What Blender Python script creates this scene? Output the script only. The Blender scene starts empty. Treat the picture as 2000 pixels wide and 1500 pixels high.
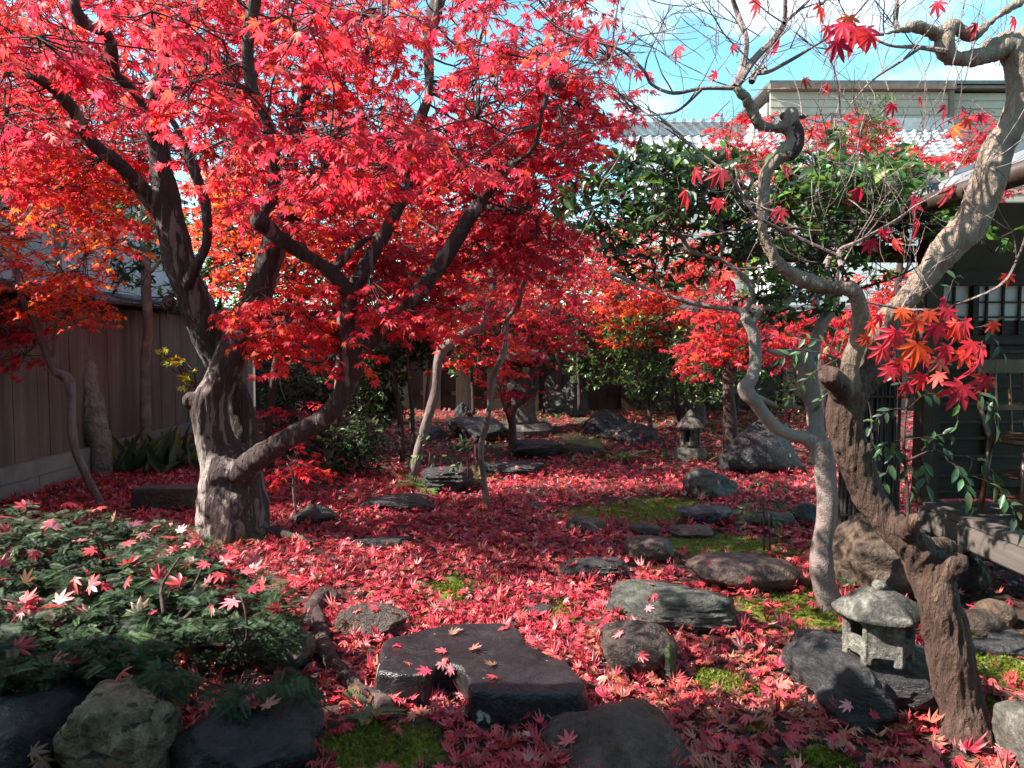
import bpy, bmesh, math, random
import numpy as np
from mathutils import Vector, Matrix, noise as mnoise
from mathutils.bvhtree import BVHTree

random.seed(7)
RNG = np.random.default_rng(11)
SC = bpy.context.scene
COL = SC.collection

# ------------------------------------------------------------------ camera, sky, sun, exposure
F = 1455.0                       # focal length in photograph pixels (2000 wide)
CAMH, PITCH = 1.40, math.radians(3.0)
CS, SN = math.cos(PITCH), math.sin(PITCH)
cam_data = bpy.data.cameras.new("camera")
cam = bpy.data.objects.new("camera", cam_data)
COL.objects.link(cam)
cam.location = (0, 0, CAMH)
cam.rotation_euler = (math.pi / 2 - PITCH, 0, 0)
cam_data.sensor_width = 36.0
cam_data.lens = 36.0 * F / 2000.0
cam_data.clip_start = 0.05
cam_data.clip_end = 2000
SC.camera = cam

SUN_DIR = Vector((-0.74, -0.10, 0.69)).normalized()      # towards the sun
SUN_EL = math.asin(SUN_DIR.z)
SUN_AZ = math.atan2(SUN_DIR.x, SUN_DIR.y)
w = bpy.data.worlds.new("World")
SC.world = w
w.use_nodes = True
nt = w.node_tree
nt.nodes.clear()
wo = nt.nodes.new("ShaderNodeOutputWorld")
bg = nt.nodes.new("ShaderNodeBackground")
sky = nt.nodes.new("ShaderNodeTexSky")
sky.sky_type = 'NISHITA'
sky.sun_disc = False
sky.sun_elevation = SUN_EL
sky.sun_rotation = SUN_AZ
sky.air_density = 1.0
sky.dust_density = 0.4
sky.ozone_density = 1.5
tc = nt.nodes.new("ShaderNodeTexCoord")
mp = nt.nodes.new("ShaderNodeMapping")
mp.inputs['Scale'].default_value = (1.6, 1.6, 3.2)
mp.inputs['Location'].default_value = (0.35, 0.1, 0.42)
cn = nt.nodes.new("ShaderNodeTexNoise")
cn.inputs['Scale'].default_value = 1.7
cn.inputs['Detail'].default_value = 7
cn.inputs['Roughness'].default_value = 0.55
cr = nt.nodes.new("ShaderNodeValToRGB")
cr.color_ramp.elements[0].position = 0.54
cr.color_ramp.elements[1].position = 0.76
mixc = nt.nodes.new("ShaderNodeMix")
mixc.data_type = 'RGBA'
mixc.inputs['B'].default_value = (8.0, 8.2, 8.5, 1)
tint = nt.nodes.new("ShaderNodeMix")
tint.data_type = 'RGBA'
tint.blend_type = 'MULTIPLY'
tint.inputs['Factor'].default_value = 1.0
tint.inputs['B'].default_value = (0.90, 1.36, 1.14, 1)
L = nt.links.new
L(tc.outputs['Generated'], mp.inputs['Vector'])
L(mp.outputs['Vector'], cn.inputs['Vector'])
L(cn.outputs['Fac'], cr.inputs['Fac'])
L(cr.outputs['Color'], mixc.inputs['Factor'])
L(sky.outputs['Color'], tint.inputs['A'])
L(tint.outputs['Result'], mixc.inputs['A'])
L(mixc.outputs['Result'], bg.inputs['Color'])
L(bg.outputs['Background'], wo.inputs['Surface'])
bg.inputs['Strength'].default_value = 0.088

sd = bpy.data.lights.new("sun", 'SUN')
sd.energy = 5.0
sd.angle = math.radians(0.53)
sd.color = (1.0, 0.95, 0.87)
so = bpy.data.objects.new("sun", sd)
COL.objects.link(so)
so.location = SUN_DIR * 30
so.rotation_euler = (-SUN_DIR).to_track_quat('-Z', 'Y').to_euler()

SC.view_settings.view_transform = 'Standard'
SC.view_settings.look = 'None'
SC.view_settings.gamma = 1
SC.view_settings.exposure = 1.78

# ------------------------------------------------------------------ placing helpers
def P(px, py, d):
    """photograph pixel at depth d (metres along the view axis) -> world point"""
    x = (px - 1000) / F * d
    u = (750 - py) / F * d
    return Vector((x, d * CS + u * SN, CAMH - d * SN + u * CS))

def depth_at(py, z=0.0):
    k = -SN + (750 - py) / F * CS
    return (z - CAMH) / k

def G(px, py, z=0.0):
    return P(px, py, depth_at(py, z))

def ground_z(x, y):
    r = min(max((y - 8.6) / 3.0, 0), 1)
    r = r * r * (3 - 2 * r) * 0.24
    return r + 0.02 * mnoise.noise(Vector((x * 0.9, y * 0.9, 3.1)))

# ------------------------------------------------------------------ object helpers
def link(o, parent=None):
    COL.objects.link(o)
    if parent is not None:
        o.parent = parent
    return o

def tag(o, label=None, cat=None, group=None, kind=None):
    if label: o['label'] = label
    if cat: o['category'] = cat
    if group: o['group'] = group
    if kind: o['kind'] = kind
    return o

def thing(name, label, cat, loc, group=None):
    o = bpy.data.objects.new(name, None)
    o.empty_display_size = 0.1
    link(o)
    o.location = loc
    return tag(o, label, cat, group)

def wloc(o):
    v = Vector((0, 0, 0))
    while o is not None:
        v = v + o.location
        o = o.parent
    return v

class MB:
    """collects shapes in world coordinates; build() links them as ONE mesh object"""
    def __init__(s): s.v, s.f = [], []
    def add(s, vs, fs):
        b = len(s.v)
        s.v += [tuple(p) for p in vs]
        s.f += [tuple(i + b for i in q) for q in fs]
    def box(s, c, size, rz=0.0, rx=0.0, ry=0.0):
        M = Matrix.Rotation(rz, 3, 'Z') @ Matrix.Rotation(ry, 3, 'Y') @ Matrix.Rotation(rx, 3, 'X')
        vs = []
        for dx in (-.5, .5):
            for dy in (-.5, .5):
                for dz in (-.5, .5):
                    vs.append(Vector(c) + M @ Vector((dx * size[0], dy * size[1], dz * size[2])))
        s.add(vs, [(0, 1, 3, 2), (4, 6, 7, 5), (0, 4, 5, 1), (2, 3, 7, 6), (0, 2, 6, 4), (1, 5, 7, 3)])
    def tube(s, pts, rad, n=8, cap=True, wob=0.0, sub=4):
        pts, rad = smooth(pts, rad, sub)
        ring(s, pts, rad, n, cap, wob)
    def lathe(s, c, prof, n=16, rot=0.0):
        vs, fs = [], []
        for r, z in prof:
            for k in range(n):
                a = 2 * math.pi * k / n + rot
                vs.append((c[0] + r * math.cos(a), c[1] + r * math.sin(a), c[2] + z))
        for i in range(len(prof) - 1):
            for k in range(n):
                k2 = (k + 1) % n
                fs.append((i * n + k, i * n + k2, (i + 1) * n + k2, (i + 1) * n + k))
        fs.append(tuple(range(n))[::-1])
        fs.append(tuple((len(prof) - 1) * n + k for k in range(n)))
        s.add(vs, fs)
    def build(s, name, mat, parent=None, origin=None, smooth_shade=False, bevel=0.0):
        me = bpy.data.meshes.new(name)
        o3 = wloc(parent) if parent is not None else Vector(origin if origin is not None else (0, 0, 0))
        me.from_pydata([(p[0] - o3[0], p[1] - o3[1], p[2] - o3[2]) for p in s.v], [], s.f)
        if bevel > 0:
            bm = bmesh.new(); bm.from_mesh(me)
            bmesh.ops.recalc_face_normals(bm, faces=bm.faces)
            bmesh.ops.bevel(bm, geom=list(bm.edges), offset=bevel, segments=2, affect='EDGES', clamp_overlap=True)
            bm.to_mesh(me); bm.free()
        me.materials.append(mat)
        if smooth_shade:
            me.polygons.foreach_set('use_smooth', [True] * len(me.polygons))
        me.update()
        o = bpy.data.objects.new(name, me)
        link(o, parent)
        if parent is None: o.location = o3
        return o

def smooth(pts, rad, sub=4):
    pts = [Vector(p) for p in pts]
    if len(pts) < 3 or sub <= 1: return pts, list(rad)
    op, orr = [], []
    n = len(pts)
    for i in range(n - 1):
        p0, p1, p2, p3 = pts[max(i - 1, 0)], pts[i], pts[i + 1], pts[min(i + 2, n - 1)]
        for k in range(sub):
            t = k / sub
            a = -0.5 * t + t * t - 0.5 * t ** 3
            b = 1 - 2.5 * t * t + 1.5 * t ** 3
            c = 0.5 * t + 2 * t * t - 1.5 * t ** 3
            d = -0.5 * t * t + 0.5 * t ** 3
            op.append(p0 * a + p1 * b + p2 * c + p3 * d)
            tt = t * t * (3 - 2 * t)
            orr.append(rad[i] * (1 - tt) + rad[i + 1] * tt)
    op.append(pts[-1]); orr.append(rad[-1])
    return op, orr

def ring(mb, pts, rad, n=8, cap=True, wob=0.0):
    vs, fs = [], []
    up = Vector((0, 0, 1))
    prev = None
    m = len(pts)
    for i, p in enumerate(pts):
        t = (pts[min(i + 1, m - 1)] - pts[max(i - 1, 0)])
        t = t.normalized() if t.length > 1e-9 else Vector((0, 0, 1))
        if prev is None:
            a = Vector((1, 0, 0)) if abs(t.x) < 0.9 else Vector((0, 1, 0))
            u = (a - t * a.dot(t)).normalized()
        else:
            u = prev - t * prev.dot(t)
            u = u.normalized() if u.length > 1e-6 else Vector((1, 0, 0))
        prev = u
        v = t.cross(u)
        for k in range(n):
            ang = 2 * math.pi * k / n
            r = rad[i]
            q = u * math.cos(ang) + v * math.sin(ang)
            if wob:
                r *= 1 + wob * mnoise.noise((p + q * r) * 6.0) + 0.5 * wob * mnoise.noise((p + q * r) * 17.0)
            vs.append(p + q * r)
    for i in range(m - 1):
        for k in range(n):
            k2 = (k + 1) % n
            fs.append((i * n + k, i * n + k2, (i + 1) * n + k2, (i + 1) * n + k))
    if cap:
        fs.append(tuple(range(n))[::-1])
        fs.append(tuple((m - 1) * n + k for k in range(n)))
    mb.add(vs, fs)

def remeshed(mb, voxel, smooth_it=2, smooth_fac=0.5):
    """voxel-join the shapes in a builder to one closed skin; returns numpy verts and face list"""
    me = bpy.data.meshes.new("tmp")
    me.from_pydata(mb.v, [], mb.f)
    o = bpy.data.objects.new("tmp", me)
    COL.objects.link(o)
    md = o.modifiers.new("r", 'REMESH'); md.mode = 'VOXEL'; md.voxel_size = voxel
    if smooth_it:
        ms = o.modifiers.new("s", 'SMOOTH'); ms.iterations = smooth_it; ms.factor = smooth_fac
    dg = bpy.context.evaluated_depsgraph_get()
    out = bpy.data.meshes.new_from_object(o.evaluated_get(dg))
    bpy.data.objects.remove(o); bpy.data.meshes.remove(me)
    return out

def displace(me, layers):
    """push vertices along their normals by noise: layers of (amplitude, frequency vector)"""
    n = len(me.vertices)
    co = np.empty(n * 3); me.vertices.foreach_get('co', co); co = co.reshape(-1, 3)
    no = np.empty(n * 3); me.vertices.foreach_get('normal', no); no = no.reshape(-1, 3)
    d = np.zeros(n)
    for amp, fr, ridge in layers:
        q = co * np.array(fr)
        val = np.array([mnoise.noise(Vector(p)) for p in q])
        if ridge: val = 1 - 2 * np.abs(val)
        d += amp * val
    co += no * d[:, None]
    me.vertices.foreach_set('co', co.ravel())
    me.update()

def finish(me, name, mat, parent=None, origin=None, shade=True):
    o3 = wloc(parent) if parent is not None else Vector(origin)
    me.transform(Matrix.Translation(-o3))
    me.materials.clear(); me.materials.append(mat)
    me.name = name
    if shade: me.polygons.foreach_set('use_smooth', [True] * len(me.polygons))
    me.update()
    o = bpy.data.objects.new(name, me)
    link(o, parent)
    if parent is None: o.location = o3
    return o

# ------------------------------------------------------------------ materials
def new_mat(name):
    m = bpy.data.materials.new(name)
    m.use_nodes = True
    t = m.node_tree
    t.nodes.clear()
    out = t.nodes.new("ShaderNodeOutputMaterial")
    b = t.nodes.new("ShaderNodeBsdfPrincipled")
    t.links.new(b.outputs['BSDF'], out.inputs['Surface'])
    return m, t, b, out

def nd(t, typ, **kw):
    n = t.nodes.new(typ)
    for k, v in kw.items():
        if k in n.inputs: n.inputs[k].default_value = v
        else: setattr(n, k, v)
    return n

def ramp(t, fac, stops):
    r = t.nodes.new("ShaderNodeValToRGB")
    e = r.color_ramp.elements
    while len(e) < len(stops): e.new(0.5)
    for q, (p, c) in zip(e, stops):
        q.position = p
        q.color = (c[0], c[1], c[2], 1) if not isinstance(c, float) else (c, c, c, 1)
    t.links.new(fac, r.inputs['Fac'])
    return r.outputs['Color']

def noise_node(t, scale, detail=5, rough=0.55, stretch=(1, 1, 1), dist=0.0):
    c = t.nodes.new("ShaderNodeTexCoord")
    m = t.nodes.new("ShaderNodeMapping"); m.inputs['Scale'].default_value = stretch
    n = t.nodes.new("ShaderNodeTexNoise")
    n.inputs['Scale'].default_value = scale
    n.inputs['Detail'].default_value = detail
    n.inputs['Roughness'].default_value = rough
    n.inputs['Distortion'].default_value = dist
    t.links.new(c.outputs['Object'], m.inputs['Vector'])
    t.links.new(m.outputs['Vector'], n.inputs['Vector'])
    return n.outputs['Fac']

def mix(t, fac, a, b, blend='MIX'):
    m = t.nodes.new("ShaderNodeMix"); m.data_type = 'RGBA'; m.blend_type = blend
    for s, v in (('Factor', fac), ('A', a), ('B', b)):
        if isinstance(v, (int, float)): m.inputs[s].default_value = v
        elif isinstance(v, tuple): m.inputs[s].default_value = (v[0], v[1], v[2], 1)
        else: t.links.new(v, m.inputs[s])
    return m.outputs['Result']

def math_n(t, op, a, b=0.0):
    m = t.nodes.new("ShaderNodeMath"); m.operation = op
    for i, v in enumerate((a, b)):
        if isinstance(v, (int, float)): m.inputs[i].default_value = v
        else: t.links.new(v, m.inputs[i])
    return m.outputs[0]

def bump(t, b, height, strength=0.5, dist=0.02):
    n = t.nodes.new("ShaderNodeBump")
    n.inputs['Strength'].default_value = strength
    n.inputs['Distance'].default_value = dist
    t.links.new(height, n.inputs['Height'])
    t.links.new(n.outputs['Normal'], b.inputs['Normal'])

def bark_mat(name, dark, mid, pale, patch=(0.46, 0.56), pscale=7.0, stretch=(1, 1, 0.35), moss_low=0.0, rough=0.75, streak=0.5, up=None, sun_edge=None):
    m, t, b, out = new_mat(name)
    n1 = noise_node(t, pscale, 6, 0.6, stretch, 0.6)
    n2 = noise_node(t, 38, 6, 0.65, (1, 1, 0.22), 0.4)
    n3 = noise_node(t, 90, 3, 0.6)
    base = mix(t, n2, dark, mid)
    pal = mix(t, n2, tuple(c * 0.7 for c in pale), pale)
    mask = ramp(t, n1, [(patch[0], 0.0), (patch[1], 1.0)])
    c = mix(t, mask, base, pal)
    if sun_edge:                                 # sunlit left edge of the lower trunk, painted in as pale bark
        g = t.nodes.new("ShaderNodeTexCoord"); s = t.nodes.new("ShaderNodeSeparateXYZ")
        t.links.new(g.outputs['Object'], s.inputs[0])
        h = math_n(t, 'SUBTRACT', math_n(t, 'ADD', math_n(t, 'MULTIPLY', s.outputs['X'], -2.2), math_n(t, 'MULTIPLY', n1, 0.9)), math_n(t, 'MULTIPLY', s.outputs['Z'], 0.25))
        pm = ramp(t, h, [(sun_edge, 0.0), (sun_edge + 0.05, 1.0)])
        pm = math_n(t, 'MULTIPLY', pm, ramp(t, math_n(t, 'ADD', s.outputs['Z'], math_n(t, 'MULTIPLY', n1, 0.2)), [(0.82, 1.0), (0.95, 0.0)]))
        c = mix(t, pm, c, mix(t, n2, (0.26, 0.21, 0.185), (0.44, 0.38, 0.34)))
    if up:                                   # upper bark of another kind above a height
        g = t.nodes.new("ShaderNodeTexCoord"); s = t.nodes.new("ShaderNodeSeparateXYZ")
        t.links.new(g.outputs['Object'], s.inputs[0])
        h = math_n(t, 'ADD', s.outputs['Z'], math_n(t, 'MULTIPLY', n1, 0.8))
        hm = ramp(t, math_n(t, 'MULTIPLY', h, 0.25), [(up[1] * 0.25, 0.0), (up[2] * 0.25, 1.0)])
        c = mix(t, hm, c, mix(t, n1, tuple(q * 0.72 for q in up[0]), up[0]))
    if moss_low > 0:
        g = t.nodes.new("ShaderNodeTexCoord"); s = t.nodes.new("ShaderNodeSeparateXYZ")
        t.links.new(g.outputs['Object'], s.inputs[0])
        h = math_n(t, 'SUBTRACT', math_n(t, 'MULTIPLY', n1, 0.55), s.outputs['Z'])
        mm = ramp(t, h, [(0.28 - moss_low, 0.0), (0.34 - moss_low, 1.0)])
        c = mix(t, mm, c, mix(t, n2, (0.05, 0.07, 0.008), (0.16, 0.19, 0.02)))
    t.links.new(c, b.inputs['Base Color'])
    b.inputs['Roughness'].default_value = rough
    b.inputs['Specular IOR Level'].default_value = 0.35
    hgt = math_n(t, 'ADD', math_n(t, 'MULTIPLY', n2, streak * 2), math_n(t, 'ADD', math_n(t, 'MULTIPLY', n3, 0.3), math_n(t, 'MULTIPLY', mask, 0.25)))
    bump(t, b, hgt, 0.9, 0.03)
    return m

def rock_mat(name, c1, c2, c3, scale=5.0, stretch=(1, 1, 1), moss=0.0, lichen=0.0, rough=0.55, spec=0.5, bumps=0.8, grain=70):
    m, t, b, out = new_mat(name)
    n1 = noise_node(t, scale, 8, 0.62, stretch, 0.5)
    n2 = noise_node(t, grain, 5, 0.7)
    n3 = noise_node(t, scale * 3.3, 6, 0.65, stretch, 1.2)
    c = ramp(t, n1, [(0.30, c1), (0.52, c2), (0.72, c3)])
    sp = noise_node(t, grain * 0.45, 4, 0.75)
    c = mix(t, ramp(t, sp, [(0.42, 0.75), (0.60, 0.0)]), c, mix(t, 0.65, c, (0.01, 0.01, 0.01)))
    c = mix(t, ramp(t, n2, [(0.56, 0.0), (0.70, 0.65)]), c, mix(t, 1.0, c, (2.1, 2.05, 1.95), 'MULTIPLY'))
    if lichen > 0:
        v = t.nodes.new("ShaderNodeTexNoise"); v.inputs['Scale'].default_value = 13; v.inputs['Detail'].default_value = 4
        tcn = t.nodes.new("ShaderNodeTexCoord"); t.links.new(tcn.outputs['Object'], v.inputs['Vector'])
        lm = ramp(t, v.outputs['Fac'], [(0.74 - lichen * 0.12, 0.0), (0.76 - lichen * 0.12, 1.0)])
        c = mix(t, lm, c, (0.34, 0.36, 0.30))
    if moss > 0:
        gn = t.nodes.new("ShaderNodeNewGeometry"); s = t.nodes.new("ShaderNodeSeparateXYZ")
        t.links.new(gn.outputs['True Normal'], s.inputs[0])
        h = math_n(t, 'ADD', math_n(t, 'MULTIPLY', s.outputs['Z'], 0.15), n3)
        mm = ramp(t, h, [(0.80 - 0.36 * moss, 0.0), (0.90 - 0.36 * moss, 1.0)])
        c = mix(t, mm, c, mix(t, n2, (0.035, 0.05, 0.008), (0.11, 0.13, 0.02)))
    t.links.new(c, b.inputs['Base Color'])
    rr = ramp(t, n3, [(0.35, max(rough - 0.18, 0.1)), (0.65, min(rough + 0.15, 1.0))])
    t.links.new(rr, b.inputs['Roughness'])
    b.inputs['Specular IOR Level'].default_value = spec
    hgt = math_n(t, 'ADD', math_n(t, 'MULTIPLY', n3, 1.2), math_n(t, 'ADD', math_n(t, 'MULTIPLY', n2, 0.35), math_n(t, 'MULTIPLY', sp, 0.5)))
    bump(t, b, hgt, bumps, 0.03)
    return m

def wood_mat(name, c1, c2, along='Z', scale=9.0, rough=0.75, spec=0.3):
    st = {'X': (0.06, 1, 1), 'Y': (1, 0.06, 1), 'Z': (1, 1, 0.06)}[along]
    m, t, b, out = new_mat(name)
    n1 = noise_node(t, scale, 6, 0.6, st, 0.3)
    n2 = noise_node(t, scale * 9, 4, 0.6, st)
    n3 = noise_node(t, 1.7, 3, 0.5)
    c = ramp(t, n1, [(0.3, c1), (0.7, c2)])
    c = mix(t, math_n(t, 'MULTIPLY', n2, 0.6), c, tuple(q * 0.45 for q in c1))
    c = mix(t, ramp(t, n3, [(0.4, 0.0), (0.7, 0.35)]), c, tuple(q * 0.5 for q in c1))
    t.links.new(c, b.inputs['Base Color'])
    b.inputs['Roughness'].default_value = rough
    b.inputs['Specular IOR Level'].default_value = spec
    bump(t, b, n2, 0.35, 0.008)
    return m

def plain_mat(name, c1, c2, scale=12.0, rough=0.6, spec=0.4, bumps=0.15, metal=0.0):
    m, t, b, out = new_mat(name)
    n1 = noise_node(t, scale, 6, 0.6)
    n2 = noise_node(t, scale * 8, 4, 0.6)
    t.links.new(mix(t, ramp(t, n1, [(0.35, 0.0), (0.65, 1.0)]), c1, c2), b.inputs['Base Color'])
    b.inputs['Roughness'].default_value = rough
    b.inputs['Specular IOR Level'].default_value = spec
    b.inputs['Metallic'].default_value = metal
    bump(t, b, n2, bumps, 0.01)
    return m

def leaf_mat(name, trans=0.45, rough=0.5, spec=0.3, tgain=1.3):
    m, t, b, out = new_mat(name)
    a = t.nodes.new("ShaderNodeAttribute"); a.attribute_name = "leafcol"
    n = noise_node(t, 60, 3, 0.6)
    c = mix(t, ramp(t, n, [(0.35, 0.0), (0.75, 0.45)]), a.outputs['Color'], mix(t, 0.5, a.outputs['Color'], (0.02, 0.008, 0.004)))
    t.links.new(c, b.inputs['Base Color'])
    b.inputs['Roughness'].default_value = rough
    b.inputs['Specular IOR Level'].default_value = spec
    tr = t.nodes.new("ShaderNodeBsdfTranslucent")
    t.links.new(mix(t, 1.0, a.outputs['Color'], (tgain, tgain, tgain), 'MULTIPLY'), tr.inputs['Color'])
    ms = t.nodes.new("ShaderNodeMixShader"); ms.inputs['Fac'].default_value = trans
    t.links.new(b.outputs['BSDF'], ms.inputs[1]); t.links.new(tr.outputs['BSDF'], ms.inputs[2])
    t.links.new(ms.outputs['Shader'], out.inputs['Surface'])
    return m

M = {}
M['bark_maple'] = bark_mat("bark_maple", (0.024, 0.013, 0.012), (0.10, 0.062, 0.056), (0.27, 0.205, 0.185), (0.54, 0.58), 11.0, (1, 1, 0.2), moss_low=0.05, streak=1.2, sun_edge=0.66)
M['bark_bare'] = bark_mat("bark_bare", (0.022, 0.011, 0.008), (0.125, 0.066, 0.045), (0.22, 0.135, 0.09), (0.52, 0.64), 6, (1, 1, 0.3), moss_low=-0.02, streak=1.0, up=((0.35, 0.255, 0.19), 1.6, 2.0))
M['bark_smooth'] = bark_mat("bark_smooth", (0.12, 0.082, 0.072), (0.22, 0.165, 0.148), (0.30, 0.235, 0.21), (0.40, 0.62), 3.0, (1, 1, 0.5), streak=0.12, rough=0.65)
M['bark_thin'] = bark_mat("bark_thin", (0.05, 0.03, 0.027), (0.16, 0.11, 0.098), (0.27, 0.21, 0.19), (0.42, 0.60), 5, (1, 1, 0.4), streak=0.3)
M['bark_dark'] = bark_mat("bark_dark", (0.025, 0.014, 0.012), (0.085, 0.045, 0.038), (0.16, 0.11, 0.09), (0.52, 0.66), 6, streak=0.6)
M['bark_grey'] = bark_mat("bark_grey", (0.10, 0.09, 0.08), (0.21, 0.19, 0.17), (0.30, 0.28, 0.25), (0.42, 0.62), 5, (1, 1, 1.2), streak=0.2)
M['twig'] = bark_mat("twig_bark", (0.015, 0.008, 0.008), (0.045, 0.024, 0.022), (0.07, 0.045, 0.04), streak=0.2)
M['twig_pale'] = bark_mat("twig_pale_bark", (0.08, 0.045, 0.04), (0.19, 0.12, 0.11), (0.30, 0.22, 0.2), streak=0.2)
M['maple'] = leaf_mat("maple_leaf", 0.55, 0.5, 0.3, 1.6)
M['fallen'] = leaf_mat("fallen_leaf", 0.28, 0.42, 0.5, 1.3)
M['ever'] = leaf_mat("evergreen_leaf", 0.28, 0.34, 0.5, 1.9)
M['soft'] = leaf_mat("soft_green_leaf", 0.35, 0.4, 0.4, 1.5)
M['yew'] = leaf_mat("yew_needles", 0.2, 0.6, 0.2, 1.3)
M['rk_black'] = rock_mat("dark_wet_rock", (0.008, 0.0075, 0.008), (0.019, 0.0175, 0.018), (0.040, 0.037, 0.037), 4, lichen=0.15, rough=0.45, spec=0.4)
M["rk_step"] = rock_mat("smooth_black_stone", (0.008, 0.0065, 0.0075), (0.018, 0.0145, 0.017), (0.036, 0.029, 0.033), 3, lichen=0.55, rough=0.36, spec=0.45, bumps=0.45)
M['rk_slate'] = rock_mat("layered_slate", (0.013, 0.012, 0.013), (0.034, 0.032, 0.033), (0.095, 0.092, 0.09), 5, (0.5, 1, 3.5), rough=0.42, spec=0.55, bumps=1.0)
M['rk_brown'] = rock_mat("brown_river_rock", (0.055, 0.030, 0.022), (0.115, 0.068, 0.050), (0.17, 0.105, 0.075), 4, rough=0.55, moss=0.05, bumps=0.7)
M['rk_dbrown'] = rock_mat("dark_brown_rock", (0.034, 0.021, 0.016), (0.078, 0.050, 0.037), (0.16, 0.108, 0.075), 5, rough=0.45, moss=0.1, bumps=0.9)
M['rk_green'] = rock_mat("grey_green_rock", (0.032, 0.031, 0.028), (0.080, 0.080, 0.070), (0.20, 0.205, 0.17), 5, (0.6, 0.9, 2.6), rough=0.5, moss=0.3, bumps=1.0)
M['rk_streak'] = rock_mat("streaked_grey_rock", (0.03, 0.03, 0.033), (0.075, 0.075, 0.08), (0.33, 0.33, 0.35), 5, (1.5, 0.5, 2.0), rough=0.45, bumps=0.9)
M['rk_moss'] = rock_mat("mossy_rock", (0.03, 0.028, 0.024), (0.07, 0.06, 0.05), (0.12, 0.10, 0.085), 5, moss=0.75, rough=0.7)
M['rk_mossy'] = rock_mat("part_mossy_rock", (0.04, 0.036, 0.034), (0.085, 0.078, 0.07), (0.15, 0.135, 0.12), 5, moss=0.38, rough=0.6)
M['rk_tan'] = rock_mat("tan_porous_rock", (0.13, 0.088, 0.045), (0.25, 0.178, 0.098), (0.36, 0.27, 0.16), 5, moss=0.0, rough=0.75, bumps=1.0, grain=50)
_m = M['rk_tan']; _t = _m.node_tree; _b = next(n for n in _t.nodes if n.type == 'BSDF_PRINCIPLED')
_pit = ramp(_t, noise_node(_t, 17, 2, 0.5, (0.6, 1, 1.6)), [(0.60, 0.0), (0.66, 1.0)])
_c = _b.inputs['Base Color'].links[0].from_socket
_t.links.new(mix(_t, _pit, _c, (0.02, 0.014, 0.008)), _b.inputs['Base Color'])
M['rk_rust'] = rock_mat("rust_brown_boulder", (0.06, 0.037, 0.026), (0.15, 0.095, 0.06), (0.31, 0.21, 0.125), 3.5, (1, 1, 1.5), rough=0.5, bumps=1.1)
M['rk_grey'] = rock_mat("grey_wrinkled_rock", (0.022, 0.022, 0.023), (0.05, 0.05, 0.05), (0.10, 0.10, 0.095), 6, rough=0.6, moss=0.12, bumps=1.0)
M['granite'] = rock_mat("granite", (0.11, 0.10, 0.085), (0.24, 0.22, 0.185), (0.40, 0.37, 0.32), 22, rough=0.8, spec=0.3, bumps=0.7, grain=160)
M['granite_roof'] = rock_mat("stained_granite", (0.025, 0.024, 0.021), (0.09, 0.083, 0.072), (0.33, 0.31, 0.27), 8, rough=0.85, spec=0.2, bumps=0.6, grain=160)
M['granite_dark'] = rock_mat("weathered_granite", (0.06, 0.054, 0.045), (0.125, 0.11, 0.092), (0.21, 0.19, 0.16), 9, rough=0.8, spec=0.3, bumps=0.6, moss=0.12, grain=120)
M['concrete'] = plain_mat("concrete", (0.15, 0.145, 0.13), (0.24, 0.23, 0.21), 3, 0.85, 0.2)
M['fence'] = wood_mat("weathered_fence_wood", (0.115, 0.088, 0.072), (0.28, 0.218, 0.18), 'Z', 7)
M['fence_back'] = wood_mat("back_fence_wood", (0.045, 0.032, 0.023), (0.125, 0.09, 0.066), 'Z', 7)
M['dark_wood'] = wood_mat("dark_house_wood", (0.02, 0.012, 0.009), (0.055, 0.034, 0.025), 'X', 6, 0.6)
M['dark_post'] = wood_mat("dark_post_wood", (0.03, 0.016, 0.011), (0.085, 0.048, 0.034), 'Z', 6, 0.55)
M['deck'] = wood_mat("grey_deck_wood", (0.085, 0.068, 0.06), (0.18, 0.15, 0.135), 'Y', 6, 0.6)
M['chair'] = wood_mat("chair_wood", (0.05, 0.022, 0.011), (0.14, 0.066, 0.032), 'Z', 8, 0.35, 0.5)
M['reed'] = wood_mat("brushwood", (0.035, 0.03, 0.03), (0.14, 0.125, 0.12), 'Z', 14)
M['paper'] = plain_mat("shoji_paper", (0.70, 0.66, 0.66), (0.74, 0.71, 0.71), 5, 0.9, 0.1, 0.03)
M['plaster'] = plain_mat("clay_plaster", (0.085, 0.064, 0.045), (0.11, 0.085, 0.06), 4, 0.9, 0.1)
M['metal'] = plain_mat("grey_roof_metal", (0.17, 0.18, 0.20), (0.24, 0.25, 0.27), 6, 0.4, 0.5, 0.05)
M['corr'] = plain_mat("corrugated_metal", (0.34, 0.355, 0.39), (0.42, 0.43, 0.46), 2, 0.5, 0.4, 0.05)
M['tile'] = plain_mat("grey_roof_tile", (0.25, 0.25, 0.27), (0.40, 0.40, 0.42), 5, 0.45, 0.5, 0.1)
M['tile_dark'] = plain_mat("dark_cap_tile", (0.06, 0.06, 0.065), (0.12, 0.12, 0.125), 9, 0.5, 0.5, 0.1)
M['siding'] = plain_mat("beige_siding", (0.40, 0.325, 0.26), (0.47, 0.385, 0.315), 2, 0.7, 0.3, 0.05)
M['white_wall'] = plain_mat("white_plaster", (0.72, 0.70, 0.67), (0.80, 0.78, 0.75), 2, 0.8, 0.2, 0.05)
M['trim'] = plain_mat("brown_trim", (0.13, 0.08, 0.06), (0.20, 0.13, 0.10), 6, 0.5, 0.4)
M['glass'] = plain_mat("window_glass", (0.35, 0.42, 0.48), (0.42, 0.48, 0.53), 1, 0.08, 0.8, 0.0)
M['iron'] = plain_mat("black_iron", (0.012, 0.012, 0.012), (0.03, 0.028, 0.026), 20, 0.5, 0.5)
M['rope'] = plain_mat("dark_cord", (0.05, 0.035, 0.025), (0.10, 0.075, 0.05), 60, 0.9, 0.1)

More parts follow.
